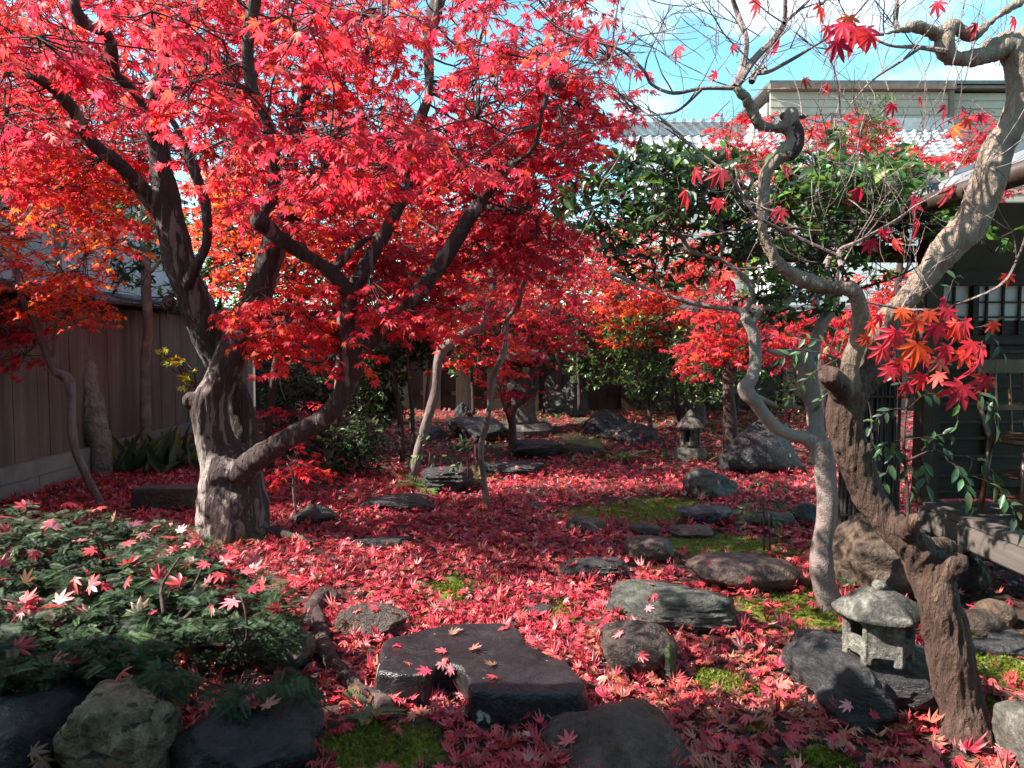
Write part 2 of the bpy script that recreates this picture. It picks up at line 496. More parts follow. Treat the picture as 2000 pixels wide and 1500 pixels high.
def ground_mat():
    m, t, b, out = new_mat("garden_soil")
    a = t.nodes.new("ShaderNodeAttribute"); a.attribute_name = "moss"
    n1 = noise_node(t, 3.0, 6, 0.6)
    n2 = noise_node(t, 60, 6, 0.7)
    n3 = noise_node(t, 14, 5, 0.65)
    soil = mix(t, n2, (0.022, 0.014, 0.011), (0.085, 0.058, 0.046))
    moss = mix(t, n2, (0.05, 0.07, 0.008), (0.26, 0.30, 0.035))
    moss = mix(t, ramp(t, n3, [(0.45, 0.0), (0.75, 0.8)]), moss, (0.07, 0.06, 0.03))
    f = math_n(t, 'ADD', a.outputs['Fac'], math_n(t, 'MULTIPLY', math_n(t, 'SUBTRACT', n3, 0.5), 1.1))
    fm = ramp(t, f, [(0.40, 0.0), (0.62, 1.0)])
    t.links.new(mix(t, fm, soil, moss), b.inputs['Base Color'])
    b.inputs['Roughness'].default_value = 0.9
    b.inputs['Specular IOR Level'].default_value = 0.2
    bump(t, b, math_n(t, 'ADD', n2, n3), 0.9, 0.02)
    return m
M['ground'] = ground_mat()

# ------------------------------------------------------------------ leaves
def maple_template(hq):
    lobes = [(0, 1.0), (36, 0.92), (72, 0.74), (112, 0.44)]
    ang = [-a for a, _ in lobes[:0:-1]] + [a for a, _ in lobes]
    ln = [l for _, l in lobes[:0:-1]] + [l for _, l in lobes]
    pts = [(0.0, 0.0)]
    rim = []
    def pol(a, r): return (math.sin(math.radians(a)) * r, math.cos(math.radians(a)) * r)
    rim.append(pol(-155, 0.10))
    for i, (a, l) in enumerate(zip(ang, ln)):
        if hq:
            rim.append(pol(a - 14, l * 0.56)); rim.append(pol(a - 6.5, l * 0.80)); rim.append(pol(a, l)); rim.append(pol(a + 6.5, l * 0.80)); rim.append(pol(a + 14, l * 0.56))
        else:
            rim.append(pol(a - 12.5, l * 0.60)); rim.append(pol(a, l)); rim.append(pol(a + 12.5, l * 0.60))
        if i < len(ang) - 1:
            rim.append(pol((a + ang[i + 1]) / 2, 0.34 * min(l, ln[i + 1]) + 0.07))
    rim.append(pol(155, 0.10))
    pts += rim
    n = len(rim)
    tris = [(0, i + 1, i + 2) for i in range(n - 1)]
    return np.array(pts), tris
def star_template():
    ang = [-100, -55, 0, 55, 100]; ln = [0.62, 0.9, 1.0, 0.9, 0.62]
    pts = [(0, 0)]
    for i, (a, l) in enumerate(zip(ang, ln)):
        pts.append((math.sin(math.radians(a)) * l, math.cos(math.radians(a)) * l))
        if i < 4:
            m = math.radians((a + ang[i + 1]) / 2)
            pts.append((math.sin(m) * 0.45, math.cos(m) * 0.45))
    return np.array(pts), [(0, i, i + 1) for i in range(1, 9)]
def oval_template(wd=0.42):
    ys = [0, 0.15, 0.45, 0.75, 1.0]; ws = [0, 0.62, 1.0, 0.62, 0]
    pts = [(0, 0)]; tris = []
    mid = [0]
    for y in ys[1:]:
        pts.append((0, y)); mid.append(len(pts) - 1)
    lft, rgt = [0], [0]
    for y, q in list(zip(ys, ws))[1:-1]:
        pts.append((-wd * q, y)); lft.append(len(pts) - 1)
        pts.append((wd * q, y)); rgt.append(len(pts) - 1)
    lft.append(mid[-1]); rgt.append(mid[-1])
    for i in range(4):
        for sd_, fl in ((lft, 1), (rgt, 0)):
            q = [mid[i], mid[i + 1], sd_[i + 1], sd_[i]]
            a, b_, c, d = q
            for tr in ((a, b_, c), (a, c, d)):
                if len(set(tr)) == 3: tris.append(tr if fl == 0 else tr[::-1])
    return np.array(pts, float), tris
def needle_template():
    pts, tris = [], []
    n = 14
    for i in range(n):
        y = 0.05 + 0.9 * i / n
        l = 0.30 * (1 - 0.55 * (i / n) ** 2)
        for s in (-1, 1):
            b_ = len(pts)
            jit = 0.02 * math.sin(i * 5.3 + s)
            pts += [(0, y - 0.022), (s * l * 0.55, y + 0.09 - 0.026 + jit), (s * l, y + 0.17 + jit), (s * l * 0.5, y + 0.125 + jit)]
            tris += [(b_, b_ + 1, b_ + 2), (b_, b_ + 2, b_ + 3)]
    b_ = len(pts)
    pts += [(-0.012, 0), (0.012, 0), (0, 1.08)]
    tris += [(b_, b_ + 1, b_ + 2)]
    return np.array(pts, float), tris
T = {'maple': maple_template(True), 'maple_mid': maple_template(False), 'star': star_template(), 'oval': oval_template(0.26),
     'lance': oval_template(0.14), 'nandina': oval_template(0.2), 'needle': needle_template()}

class Leaves:
    def __init__(s): s.p, s.d, s.n, s.s, s.c, s.k = [], [], [], [], [], []
    def add(s, p, d, n, size, col, curl=0.2):
        s.p.append(tuple(p)); s.d.append(tuple(d)); s.n.append(tuple(n)); s.s.append(size); s.c.append(col); s.k.append(curl)
    def mesh(s, name, tmpl, origin):
        pts, tris = T[tmpl]
        N, K = len(s.p), len(pts)
        p = np.array(s.p) - np.array(origin); d = np.array(s.d); n = np.array(s.n)
        size = np.array(s.s)[:, None, None]; k = np.array(s.k)[:, None]
        d /= np.linalg.norm(d, axis=1, keepdims=True) + 1e-9
        n = n - (n * d).sum(1, keepdims=True) * d
        n /= np.linalg.norm(n, axis=1, keepdims=True) + 1e-9
        x = np.cross(d, n)
        tx, ty = pts[:, 0], pts[:, 1]
        r2 = tx ** 2 + ty ** 2
        ph = RNG.uniform(0, 6.28, (N, 1))
        th = np.arctan2(tx, ty)[None, :]
        if tmpl in ('oval', 'lance', 'nandina'):
            tz = -k * (ty ** 2)[None, :] + np.abs(tx)[None, :] * 0.45
        elif tmpl == 'needle':
            tz = -k * (ty ** 2)[None, :] + np.abs(tx)[None, :] * 0.25
        else:
            tz = -k * r2[None, :] + 0.10 * np.sin(3 * th + ph) * np.sqrt(r2)[None, :] * (0.4 + np.abs(k) * 1.5) + 0.05 * np.sin(7 * th + 2 * ph) * r2[None, :]
        co = p[:, None, :] + size * (tx[None, :, None] * x[:, None, :] + ty[None, :, None] * d[:, None, :] + tz[:, :, None] * n[:, None, :])
        me = bpy.data.meshes.new(name)
        me.vertices.add(N * K)
        me.vertices.foreach_set('co', co.astype(np.float32).ravel())
        tr = np.array(tris, dtype=np.int32)
        idx = (tr[None, :, :] + (np.arange(N, dtype=np.int32) * K)[:, None, None]).reshape(-1)
        nt_ = len(idx) // 3
        me.loops.add(len(idx)); me.loops.foreach_set('vertex_index', idx)
        me.polygons.add(nt_); me.polygons.foreach_set('loop_start', np.arange(0, nt_ * 3, 3, dtype=np.int32))
        me.update(calc_edges=True)
        at = me.attributes.new('leafcol', 'FLOAT_COLOR', 'POINT')
        c = np.ones((N, K, 4), np.float32); c[:, :, :3] = np.array(s.c)[:, None, :]
        at.data.foreach_set('color', c.ravel())
        return me
    def build(s, name, mat, parent=None, tmpl='maple', origin=None):
        o3 = wloc(parent) if parent is not None else Vector(origin or (0, 0, 0))
        me = s.mesh(name, tmpl, o3)
        me.materials.append(mat)
        o = bpy.data.objects.new(name, me)
        link(o, parent)
        if parent is None: o.location = o3
        return o

PAL = {  # leaf colours: (linear colour, weight)
 'red': [((0.56, 0.026, 0.045), 5), ((0.43, 0.018, 0.038), 3), ((0.64, 0.050, 0.040), 2), ((0.60, 0.055, 0.085), 2), ((0.68, 0.09, 0.03), 0.3)],
 'scarlet': [((0.62, 0.036, 0.045), 4), ((0.68, 0.070, 0.035), 3), ((0.52, 0.024, 0.042), 3), ((0.74, 0.13, 0.03), 0.4)],
 'deep': [((0.43, 0.020, 0.040), 4), ((0.34, 0.018, 0.036), 3), ((0.50, 0.034, 0.055), 2), ((0.28, 0.055, 0.05), 1)],
 'orange': [((0.70, 0.13, 0.022), 4), ((0.72, 0.19, 0.03), 2), ((0.60, 0.07, 0.025), 3), ((0.52, 0.032, 0.035), 2)],
 'redorange': [((0.66, 0.055, 0.03), 4), ((0.70, 0.10, 0.026), 3), ((0.52, 0.028, 0.04), 3)],
 'fallen': [((0.55, 0.050, 0.075), 6), ((0.62, 0.075, 0.095), 5), ((0.42, 0.030, 0.052), 4), ((0.24, 0.022, 0.034), 2), ((0.60, 0.12, 0.10), 2), ((0.50, 0.16, 0.12), 1), ((0.62, 0.25, 0.26), 1.5), ((0.24, 0.10, 0.06), 1)],
 'fallen_dry': [((0.50, 0.06, 0.07), 4), ((0.52, 0.15, 0.105), 4), ((0.40, 0.095, 0.07), 3), ((0.54, 0.23, 0.165), 2.5), ((0.32, 0.03, 0.045), 2), ((0.27, 0.125, 0.08), 1.2)],
 'camellia': [((0.024, 0.048, 0.019), 5), ((0.038, 0.075, 0.024), 4), ((0.07, 0.125, 0.03), 2.5), ((0.13, 0.21, 0.035), 1.5)],
 'camellia_light': [((0.06, 0.13, 0.03), 4), ((0.11, 0.21, 0.035), 3), ((0.18, 0.27, 0.05), 1), ((0.035, 0.08, 0.02), 3)],  # sunlit look of camellia leaves put into the colour; also light-green shrubs
 'shrub': [((0.035, 0.065, 0.025), 4), ((0.06, 0.10, 0.035), 3), ((0.11, 0.15, 0.06), 2), ((0.02, 0.04, 0.018), 3)],
 'yellow': [((0.50, 0.38, 0.03), 3), ((0.40, 0.36, 0.04), 3), ((0.25, 0.28, 0.04), 2), ((0.60, 0.30, 0.03), 1)],
 'yew': [((0.016, 0.034, 0.015), 5), ((0.026, 0.052, 0.023), 4), ((0.045, 0.08, 0.036), 2), ((0.085, 0.125, 0.06), 1)],
 'nandina': [((0.045, 0.095, 0.048), 4), ((0.07, 0.14, 0.06), 3), ((0.11, 0.18, 0.065), 1), ((0.14, 0.16, 0.045), 1)],
 'pale_green': [((0.14, 0.19, 0.07), 3), ((0.20, 0.25, 0.09), 2), ((0.08, 0.12, 0.04), 3)],
}
def pick(pal):
    cs = PAL[pal]
    c = random.choices([q[0] for q in cs], [q[1] for q in cs])[0]
    g = random.uniform(0.78, 1.18)
    return (min(c[0] * g, 0.9), c[1] * g * random.uniform(0.8, 1.25), c[2] * g * random.uniform(0.8, 1.2))

def rv(s=1.0): return Vector((random.gauss(0, s), random.gauss(0, s), random.gauss(0, s)))

def inside(poly, x, y):
    c = False
    n = len(poly)
    for i in range(n):
        x1, y1 = poly[i]; x2, y2 = poly[(i + 1) % n]
        if (y1 > y) != (y2 > y) and x < (x2 - x1) * (y - y1) / (y2 - y1) + x1: c = not c
    return c

def spray(lv, tw, c, out, n, length, size, pal, droop=0.5):
    """one twig with leaves in opposite pairs, drooping; lv Leaves, tw MB"""
    d = out.normalized()
    side = d.cross(Vector((0, 0, 1)))
    side = side.normalized() if side.length > 1e-3 else Vector((1, 0, 0))
    end = c + d * length + Vector((0, 0, -0.12 * length))
    if tw is not None:
        tw.tube([c, (c + end) / 2 + Vector((0, 0, 0.03 * length)), end], [0.0028, 0.002, 0.0012], 4, False, 0, 2)
    dr = droop * random.uniform(0.35, 1.3)
    pn = Vector((0, 0, 1)) + rv(0.16) - d * 0.25
    for i in range(n):
        t = 0.15 + 0.85 * (i + 1) / n
        p = c.lerp(end, t) + rv(0.010)
        sg = 1 if i % 2 else -1
        if i == n - 1: sg = 0
        ld = d * random.uniform(0.4, 0.9) + side * sg * random.uniform(0.7, 1.1) + Vector((0, 0, -dr * random.uniform(0.6, 1.3)))
        nn = pn + rv(0.22)
        s = size * random.uniform(0.72, 1.2)
        pet = ld.normalized() * s * random.uniform(0.3, 0.6)
        lv.add(p + pet, ld + rv(0.12), nn, s, pick(pal), random.uniform(0.0, 0.5))

LIMB_PX = []
def to_px(p):
    v = Vector((p[0], p[1], p[2] - CAMH))
    d = v.y * CS - v.z * SN
    return 1000 + v.x / d * F, 750 - (v.y * SN + v.z * CS) / d * F, d
def hides_limb(p, margin=46):
    x, y, d = to_px(p)
    for lx, ly, ld, lw in LIMB_PX:
        if d < ld + 0.12 and abs(lx - x) < lw + margin and abs(ly - y) < lw + margin: return True
    return False

def crown_region(lv, tw, hubs, poly, d0, d1, n, pal, size=0.047, thr=-0.15, nf=1.2, leaves=(7, 11), length=(0.18, 0.38), droop=0.75, bias=1.0, layer=0.21):
    xs = [p[0] for p in poly]; ys = [p[1] for p in poly]
    k = 0; tries = 0
    while k < n and tries < n * 12:
        tries += 1
        x, y = random.uniform(min(xs), max(xs)), random.uniform(min(ys), max(ys))
        if not inside(poly, x, y): continue
        d = d0 + (d1 - d0) * random.random() ** bias
        p = P(x, y, d)
        off = 0.45 * mnoise.noise(Vector((p.x * 0.8, p.y * 0.8, 6.6)))
        p.z = round((p.z - off) / layer) * layer + off + random.gauss(0, 0.022)
        if mnoise.noise(p * nf + Vector((5.2, 1.3, 0))) < thr: continue
        if LIMB_PX and hides_limb(p) and random.random() < 0.96: continue
        a = random.uniform(0, 6.283)
        out = Vector((math.cos(a), math.sin(a), random.uniform(-0.5, 0.15)))
        pl = pal if isinstance(pal, str) else random.choice(pal)
        spray(lv, tw, p, out, random.randint(*leaves), random.uniform(*length), size, pl, droop)
        hubs.append(p)
        k += 1

def connect(tw, hubs, skel, every=9, r0=0.009, maxd=1.6):
    """secondary branches: from the nearest limb to sampled leaf hubs, then twigs to the neighbours"""
    if not hubs or not skel: return
    sk = np.array([tuple(p) for p in skel])
    main = hubs[::every]
    ends = []
    for h in main:
        dd = np.linalg.norm(sk - np.array(h), axis=1)
        i = int(dd.argmin())
        if dd[i] > maxd: continue
        s = Vector(sk[i])
        m = s.lerp(h, 0.5) + rv(0.05) + Vector((0, 0, 0.05))
        q = s.lerp(h, 0.25) + rv(0.03)
        r = r0 * min(1.0, 0.5 + dd[i] * 0.5)
        tw.tube([s, q, m, h], [r, r * 0.75, r * 0.55, r * 0.3], 5, False, 0.1, 3)
        ends.append(h)
        ends.append(m)
    if not ends: return
    ea = np.array([tuple(p) for p in ends])
    for h in hubs:
        dd = np.linalg.norm(ea - np.array(h), axis=1)
        i = int(dd.argmin())
        if 0.05 < dd[i] < 0.7:
            s = Vector(ea[i])
            tw.tube([s, s.lerp(h, 0.5) + rv(0.03), h], [0.0045, 0.0035, 0.0022], 4, False, 0, 2)

def limb(spec, k=0.80):
    """spec: list of (px, py, depth, width px) -> world points and radii"""
    return [P(a, b, d) for a, b, d, w_ in spec], [k * w_ / 2 * d / F for a, b, d, w_ in spec]

def skel_pts(*limbs):
    out = []
    for pts, rad in limbs:
        p, r = smooth(pts, rad, 4)
        out += p
    return out

def organic_trunk(limbs, voxel, mat, parent, layers, thin=(), wob=0.16, name='trunk', extra=None):
    mb = MB()
    for pts, rad in limbs:
        mb.tube(pts, [max(r, voxel * 1.3) for r in rad], 14, True, wob, 5)
    if extra: extra(mb)
    me = remeshed(mb, voxel, 3, 0.5)
    displace(me, layers)
    return finish(me, name, mat, parent)

# ------------------------------------------------------------------ the ground
MOSS = []
for px, py, rx, ry, k in [(1225, 1003, 150, 20, 1), (1290, 985, 110, 16, .9), (1410, 1068, 140, 30, 1), (1560, 1195, 130, 42, 1), (1410, 1335, 75, 32, .8),
                          (1590, 1075, 60, 22, .6), (880, 1145, 60, 34, .7), (745, 1460, 140, 55, 1), (1085, 1195, 50, 24, .6), (1950, 1300, 70, 60, 1), (1930, 1380, 60, 40, .6),
                          (1600, 1485, 80, 30, .7), (1650, 1290, 60, 30, .9), (1130, 840, 90, 22, .45), (1480, 1420, 60, 24, .5), (860, 1170, 35, 20, .6), (1600, 1150, 50, 30, .7)]:
    c = G(px, py)
    d = depth_at(py)
    MOSS.append((c.x, c.y, rx / F * d, abs(G(px, py - ry).y - G(px, py + ry).y) / 2, k))
def moss_at(x, y):
    v = 0
    for cx, cy, rx, ry, k in MOSS:
        q = ((x - cx) / rx) ** 2 + ((y - cy) / ry) ** 2
        v = max(v, k * math.exp(-q * 0.9))
    return v
gx = list(np.arange(-7, 7.01, 0.10)); gy = list(np.arange(0.5, 14.01, 0.10))
gx = [-600, -120, -30, -12] + gx + [12, 30, 120, 600]
gy = [-300, -40, -8] + gy + [20, 40, 120, 800]
gv = [(x, y, ground_z(x, y) if (-7.1 < x < 7.1) else ground_z(x, y)) for y in gy for x in gx]
nx = len(gx)
gf = [(j * nx + i, j * nx + i + 1, (j + 1) * nx + i + 1, (j + 1) * nx + i) for j in range(len(gy) - 1) for i in range(nx - 1)]
gme = bpy.data.meshes.new("ground")
gme.from_pydata(gv, [], gf)
at = gme.attributes.new('moss', 'FLOAT', 'POINT')
at.data.foreach_set('value', [moss_at(v[0], v[1]) + (0.06 if v[1] > 8.5 else 0) for v in gv])
gme.materials.append(M['ground'])
gme.polygons.foreach_set('use_smooth', [True] * len(gme.polygons))
go = bpy.data.objects.new("ground", gme); link(go); tag(go, kind='structure')

# ------------------------------------------------------------------ rocks
ICO = {}
def ico(level):
    if level not in ICO:
        bm = bmesh.new(); bmesh.ops.create_icosphere(bm, subdivisions=level, radius=1)
        bm.verts.ensure_lookup_table()
        ICO[level] = (np.array([v.co[:] for v in bm.verts]), [tuple(v.index for v in f.verts) for f in bm.faces])
        bm.free()
    return ICO[level]

BVH = []      # world-space surfaces that fallen leaves may lie on
def rock_mesh(seed, hx, hy, hz, cuts=6, rough=0.12, box=0.0, level=5, layer=0.0, fine=0.02, peak=0.0, shear=0.0):
    r = np.random.default_rng(seed)
    v, f = ico(level)
    p = v.copy()
    if box > 0:
        m = np.abs(p).max(1, keepdims=True)
        p = p * (1 - box) + (p / m) * box * 0.86
    for i in range(cuts):
        n = r.normal(size=3); n /= np.linalg.norm(n)
        o = r.uniform(0.62, 0.88)
        dd = p @ n - o
        p = p - np.outer(np.where(dd > 0, dd * 0.92, 0), n)
    off = r.uniform(-50, 50, 3)
    nrm = p / (np.linalg.norm(p, axis=1, keepdims=True) + 1e-9)
    disp = np.array([mnoise.fractal(Vector(q * 1.6 + off), 0.9, 2.1, 5) for q in p]) * rough
    big = np.array([mnoise.noise(Vector(q * 0.9 + off * 1.7)) for q in p]) * rough * 1.4
    fin = np.array([mnoise.fractal(Vector(q * 6 + off), 0.7, 2.1, 4) for q in p]) * fine
    p = p + nrm * (disp + big + fin)[:, None]
    if layer > 0:
        zz = p[:, 2] * 4.0 + 0.5 * np.array([mnoise.noise(Vector(q * 1.3 + off)) for q in p])
        st = (np.round(zz) - zz)
        p[:, :2] *= (1 + layer * np.sign(st) * np.abs(st) ** 0.5)[:, None]
    if peak: p[:, :2] *= (1 - peak * np.clip((p[:, 2:3] + 0.6) / 1.6, 0, 1))
    if shear: p[:, 0] += shear * p[:, 2]
    return p * np.array([hx, hy, hz]), f

def place_rock(name, label, box_px, mat, H=None, D=None, seed=1, group=None, rz=0.0, cat='rock', z0=None, **kw):
    """box_px (x0, x1, ytop, ybot): H given -> flat stone of that height; D given -> boulder of that depth"""
    x0, x1, yt, yb = box_px
    cx = (x0 + x1) / 2
    z0 = 0.0 if z0 is None else z0
    df = depth_at(yb, z0)
    if H is not None:
        db = depth_at(yt, z0 + H)
        D = max(db - df, 0.12)
    else:
        dm = df + D * 0.5
        H = max(CAMH - dm * (SN - (750 - yt) / F * CS) - z0, 0.05)
    dm = df + D / 2
    W = (x1 - x0) / F * dm
    c = P(cx, 750, dm)
    hz = H * 0.62
    p, f = rock_mesh(seed, W / 2 * 1.03, D / 2 * 1.03, hz, **kw)
    q = Matrix.Rotation(rz, 3, 'Z')
    top = p[:, 2].max()
    p[:, 2] += H - top
    me = bpy.data.meshes.new(name)
    vs = [tuple(q @ Vector(v)) for v in p]
    me.from_pydata(vs, [], f)
    me.materials.append(mat)
    me.polygons.foreach_set('use_smooth', [True] * len(f))
    me.update()
    o = bpy.data.objects.new(name, me); link(o)
    o.location = (c.x, c.y, z0)
    tag(o, label, cat, group)
    BVH.append((name, BVHTree.FromPolygons([Vector(v) + o.location for v in vs], f), o))
    return o

STEP = 'stepping stones and boulders among the fallen leaves'
R_ = place_rock
rk = M
R_('boulder', 'dark brown rounded boulder at the bottom edge, one red leaf on its left slope', (1035, 1385, 1402, 1600), rk['rk_dbrown'], D=0.6, seed=21, rough=0.12, cuts=6, peak=0.38, fine=0.03)
R_('round_stone', 'round brown stone just right of the notched dark stepping stone', (1157, 1318, 1228, 1348), rk['rk_dbrown'], D=0.32, seed=4, group=STEP, rough=0.08, cuts=3)
R_('flat_stone', 'big grey-green flat stone with cracked layered side, four small leaves on top', (1183, 1440, 1122, 1250), rk['rk_green'], H=0.17, seed=15, group=STEP, rough=0.09, cuts=5, box=0.55, layer=0.02, rz=-0.12)
R_('oval_stone', 'wide smooth red-brown oval stone beside the pale smooth trunk', (1343, 1562, 1070, 1168), rk['rk_brown'], H=0.16, seed=8, group=STEP, rough=0.05, cuts=3, box=0.25, fine=0.006)
R_('slate_slab', 'black ridged slate slab with three red leaves, left of the red-brown rounded stone', (1085, 1226, 1083, 1142), rk['rk_slate'], H=0.10, seed=6, group=STEP, rough=0.08, cuts=5, box=0.6, layer=0.03)
R_('round_stone', 'smooth red-brown rounded stone half ringed by leaves, below a smaller dark one', (1218, 1320, 1052, 1108), rk['rk_brown'], D=0.28, seed=9, group=STEP, rough=0.04, cuts=2, box=0.3, fine=0.005)
R_('round_stone', 'small dark brown rounded stone between the moss patch and a larger red-brown one', (1230, 1291, 1025, 1058), rk['rk_dbrown'], D=0.2, seed=10, group=STEP, rough=0.05, cuts=3, box=0.3, fine=0.006)
R_('flat_stone', 'low flat stone with sunlit tan rim on green moss', (1312, 1396, 1018, 1058), rk['rk_rust'], H=0.07, seed=11, group=STEP, rough=0.07, cuts=4, box=0.5)
R_('streaked_stone', 'low grey stone with white streaks below the squat mossy boulder', (1330, 1440, 978, 1032), rk['rk_streak'], H=0.12, seed=12, group=STEP, rough=0.12, cuts=6, box=0.35)
R_('boulder', 'squat dark boulder with olive moss, in front of the tall slanted rock', (1335, 1441, 914, 984), rk['rk_mossy'], D=0.55, seed=13, group=STEP, rough=0.09, cuts=5, box=0.3)
R_('slanted_rock', 'tall dark slanted rock with a pale vein, behind the pale forked trunk', (1385, 1585, 818, 932), rk['rk_black'], D=0.7, seed=34, rough=0.07, cuts=10, rz=0.15, peak=0.62, shear=0.10, fine=0.012)
R_('driftwood_slab', 'long black narrow slab lying in the leaves right of the big maple trunk', (688, 804, 1045, 1080), rk['rk_slate'], H=0.06, seed=16, group=STEP, rough=0.10, cuts=4, box=0.5)
R_('slate_slab', 'grey slate slab with a pale sunlit edge below the black split ledge', (700, 866, 962, 1004), rk['rk_slate'], H=0.09, seed=17, group=STEP, rough=0.10, cuts=5, box=0.6, layer=0.03)
R_('half_buried_rock', 'dark rough rock half buried in leaves above the notched stepping stone', (648, 802, 1176, 1262), rk['rk_dbrown'], H=0.14, seed=18, group=STEP, rough=0.12, cuts=5)
R_('small_stone', 'small tan and grey stone alone in the leaf carpet left of the mossy patch', (1110, 1178, 1012, 1050), rk['rk_rust'], D=0.2, seed=19, group=STEP, rough=0.09, cuts=5)
R_('flat_stone', 'thin dark flat stone lying level with leaves right of the slim sapling foot', (1003, 1078, 976, 1000), rk['rk_slate'], H=0.03, seed=20, group=STEP, rough=0.08, cuts=4, box=0.5, level=4)
R_('flat_stone', 'dull brown flat stone almost covered by leaves, behind the thin dark one', (1033, 1084, 949, 973), rk['rk_dbrown'], H=0.03, seed=22, group=STEP, rough=0.08, cuts=4, box=0.5, level=4)
R_('stone_block', 'long dark rectangular block on shaded leaves left of the big trunk', (255, 392, 945, 1003), rk['rk_dbrown'], H=0.20, seed=23, rough=0.03, cuts=1, box=0.95, fine=0.01)
R_('stone', 'black wet stone just right of the big maple trunk', (573, 655, 990, 1034), rk['rk_black'], D=0.3, seed=24, group=STEP, rough=0.12, cuts=5)
R_('ledge_stone', 'black split ledge stone by the foot of the leaning trunk', (826, 932, 904, 968), rk['rk_slate'], H=0.22, seed=25, rough=0.10, cuts=5, box=0.6, layer=0.05)
R_('ledge_stone', 'long low dark ledge scattered with red leaves, behind the slim sapling', (935, 1075, 898, 936), rk['rk_slate'], H=0.12, seed=26, rough=0.10, cuts=5, box=0.6, layer=0.05)
R_('ledge_stone', 'layered dark ledge at the foot of the small dark maple', (990, 1110, 858, 902), rk['rk_slate'], D=0.6, seed=27, rough=0.10, cuts=6, box=0.55, layer=0.05)
R_('mossy_block', 'squared block covered with olive moss at the end of the layered ledge', (1096, 1182, 858, 897), rk['rk_moss'], D=0.45, seed=28, rough=0.05, cuts=3, box=0.75)
R_('water_basin_rock', 'big black rounded rock with flat top behind the slim sapling', (868, 985, 815, 882), rk['rk_black'], D=0.9, seed=29, rough=0.08, cuts=4, box=0.5)
R_('black_rock', 'smaller black rock at the left foot of the big black flat-topped rock', (826, 880, 832, 878), rk['rk_black'], D=0.4, seed=30, rough=0.12, cuts=5)
R_('pointed_rock', 'small pointed black rock standing behind the flat-topped black rock', (878, 928, 785, 832), rk['rk_black'], D=0.3, seed=31, rough=0.16, cuts=5, z0=0.15, peak=0.5)
R_('black_rock', 'glossy black low rock sloping to the right, left of the small hexagonal lantern', (1178, 1302, 828, 884), rk['rk_black'], D=0.7, seed=32, rough=0.14, cuts=8)
R_('black_rock', 'dark jagged rock behind the glossy low one', (1128, 1238, 803, 868), rk['rk_black'], D=0.7, seed=33, rough=0.18, cuts=7, z0=0.05)
R_('wrinkled_rock', 'tall grey wrinkled standing rock before the back fence', (1042, 1152, 722, 822), rk['rk_grey'], D=0.6, seed=35, rough=0.22, cuts=6, z0=0.2, fine=0.06, peak=0.35)
R_('boulder', 'large rust-brown boulder between the pale trunk and the front gnarled trunk', (1622, 1815, 1008, 1185), rk['rk_rust'], D=0.6, seed=36, rough=0.13, cuts=7)
R_('boulder', 'brown boulder behind the gnarled trunk, next to the veranda foot', (1760, 1850, 1000, 1095), rk['rk_rust'], D=0.35, seed=37, rough=0.1, cuts=5)
R_('stone', 'grey boulder in shade under the veranda, right of the gnarled trunk', (1842, 1925, 1078, 1170), rk['rk_grey'], D=0.4, seed=38, rough=0.1, cuts=5)
R_('round_stone', 'round dark-stained brown stone on bare ground under the veranda', (1885, 1972, 1198, 1262), rk['rk_dbrown'], D=0.2, seed=39, rough=0.06, cuts=3)
R_('round_stone', 'smooth tan round stone leaning on the dark-stained one under the veranda', (1926, 1992, 1180, 1238), rk['rk_rust'], D=0.2, seed=40, rough=0.04, cuts=2, fine=0.005)
R_('stone', 'grey stone at the right edge below the tan round stone', (1950, 2030, 1248, 1290), rk['rk_grey'], D=0.25, seed=41, rough=0.08, cuts=4)
R_('edging_stone', 'long low grey kerb stone edging the moss right of the gnarled trunk', (1885, 2060, 1262, 1298), rk['rk_grey'], H=0.05, seed=42, rough=0.05, cuts=3, box=0.7, rz=-0.25)
R_('porous_rock', 'tan pitted rock under the hedge in the bottom left corner', (118, 352, 1350, 1610), rk['rk_tan'], D=0.34, seed=63, rough=0.10, cuts=8, fine=0.05, box=0.3)
R_('dark_rock', 'big black rock under the right end of the hedge', (335, 628, 1365, 1610), rk['rk_black'], D=0.5, seed=44, rough=0.12, cuts=7)
R_('dark_rock', 'black rock in deep shade at the left edge under the hedge', (-90, 150, 1362, 1600), rk['rk_black'], D=0.45, seed=45, rough=0.12, cuts=6)
R_('dark_rock', 'dull brown rock glimpsed through the gap in the hedge branches', (430, 600, 1225, 1345), rk['rk_dbrown'], D=0.35, seed=46, rough=0.1, cuts=6)
R_('stone', 'small dark stone by the seedling right of the streaked stone', (1462, 1552, 1000, 1042), rk['rk_mossy'], D=0.3, seed=47, group=STEP, rough=0.1, cuts=4)
R_('stone', 'grey rounded stone between the seedling and the pale trunk', (1555, 1612, 985, 1036), rk['rk_grey'], D=0.25, seed=48, group=STEP, rough=0.08, cuts=4)
R_('stone', 'thin stone sunk in leaves left of the big grey-green flat stone', (1010, 1078, 1180, 1212), rk['rk_slate'], H=0.02, seed=49, group=STEP, rough=0.08, cuts=3, box=0.4, level=4)
R_('carved_stone', 'pale carved stone cut by the right edge at the bottom corner', (1990, 2100, 1402, 1560), rk['granite_dark'], D=0.25, seed=50, rough=0.05, cuts=3, box=0.6)
R_('mossy_rock', 'moss-covered stone leaning on the right side of the round brown stone', (1270, 1324, 1258, 1350), rk['rk_moss'], D=0.25, seed=51, rough=0.07, cuts=3)

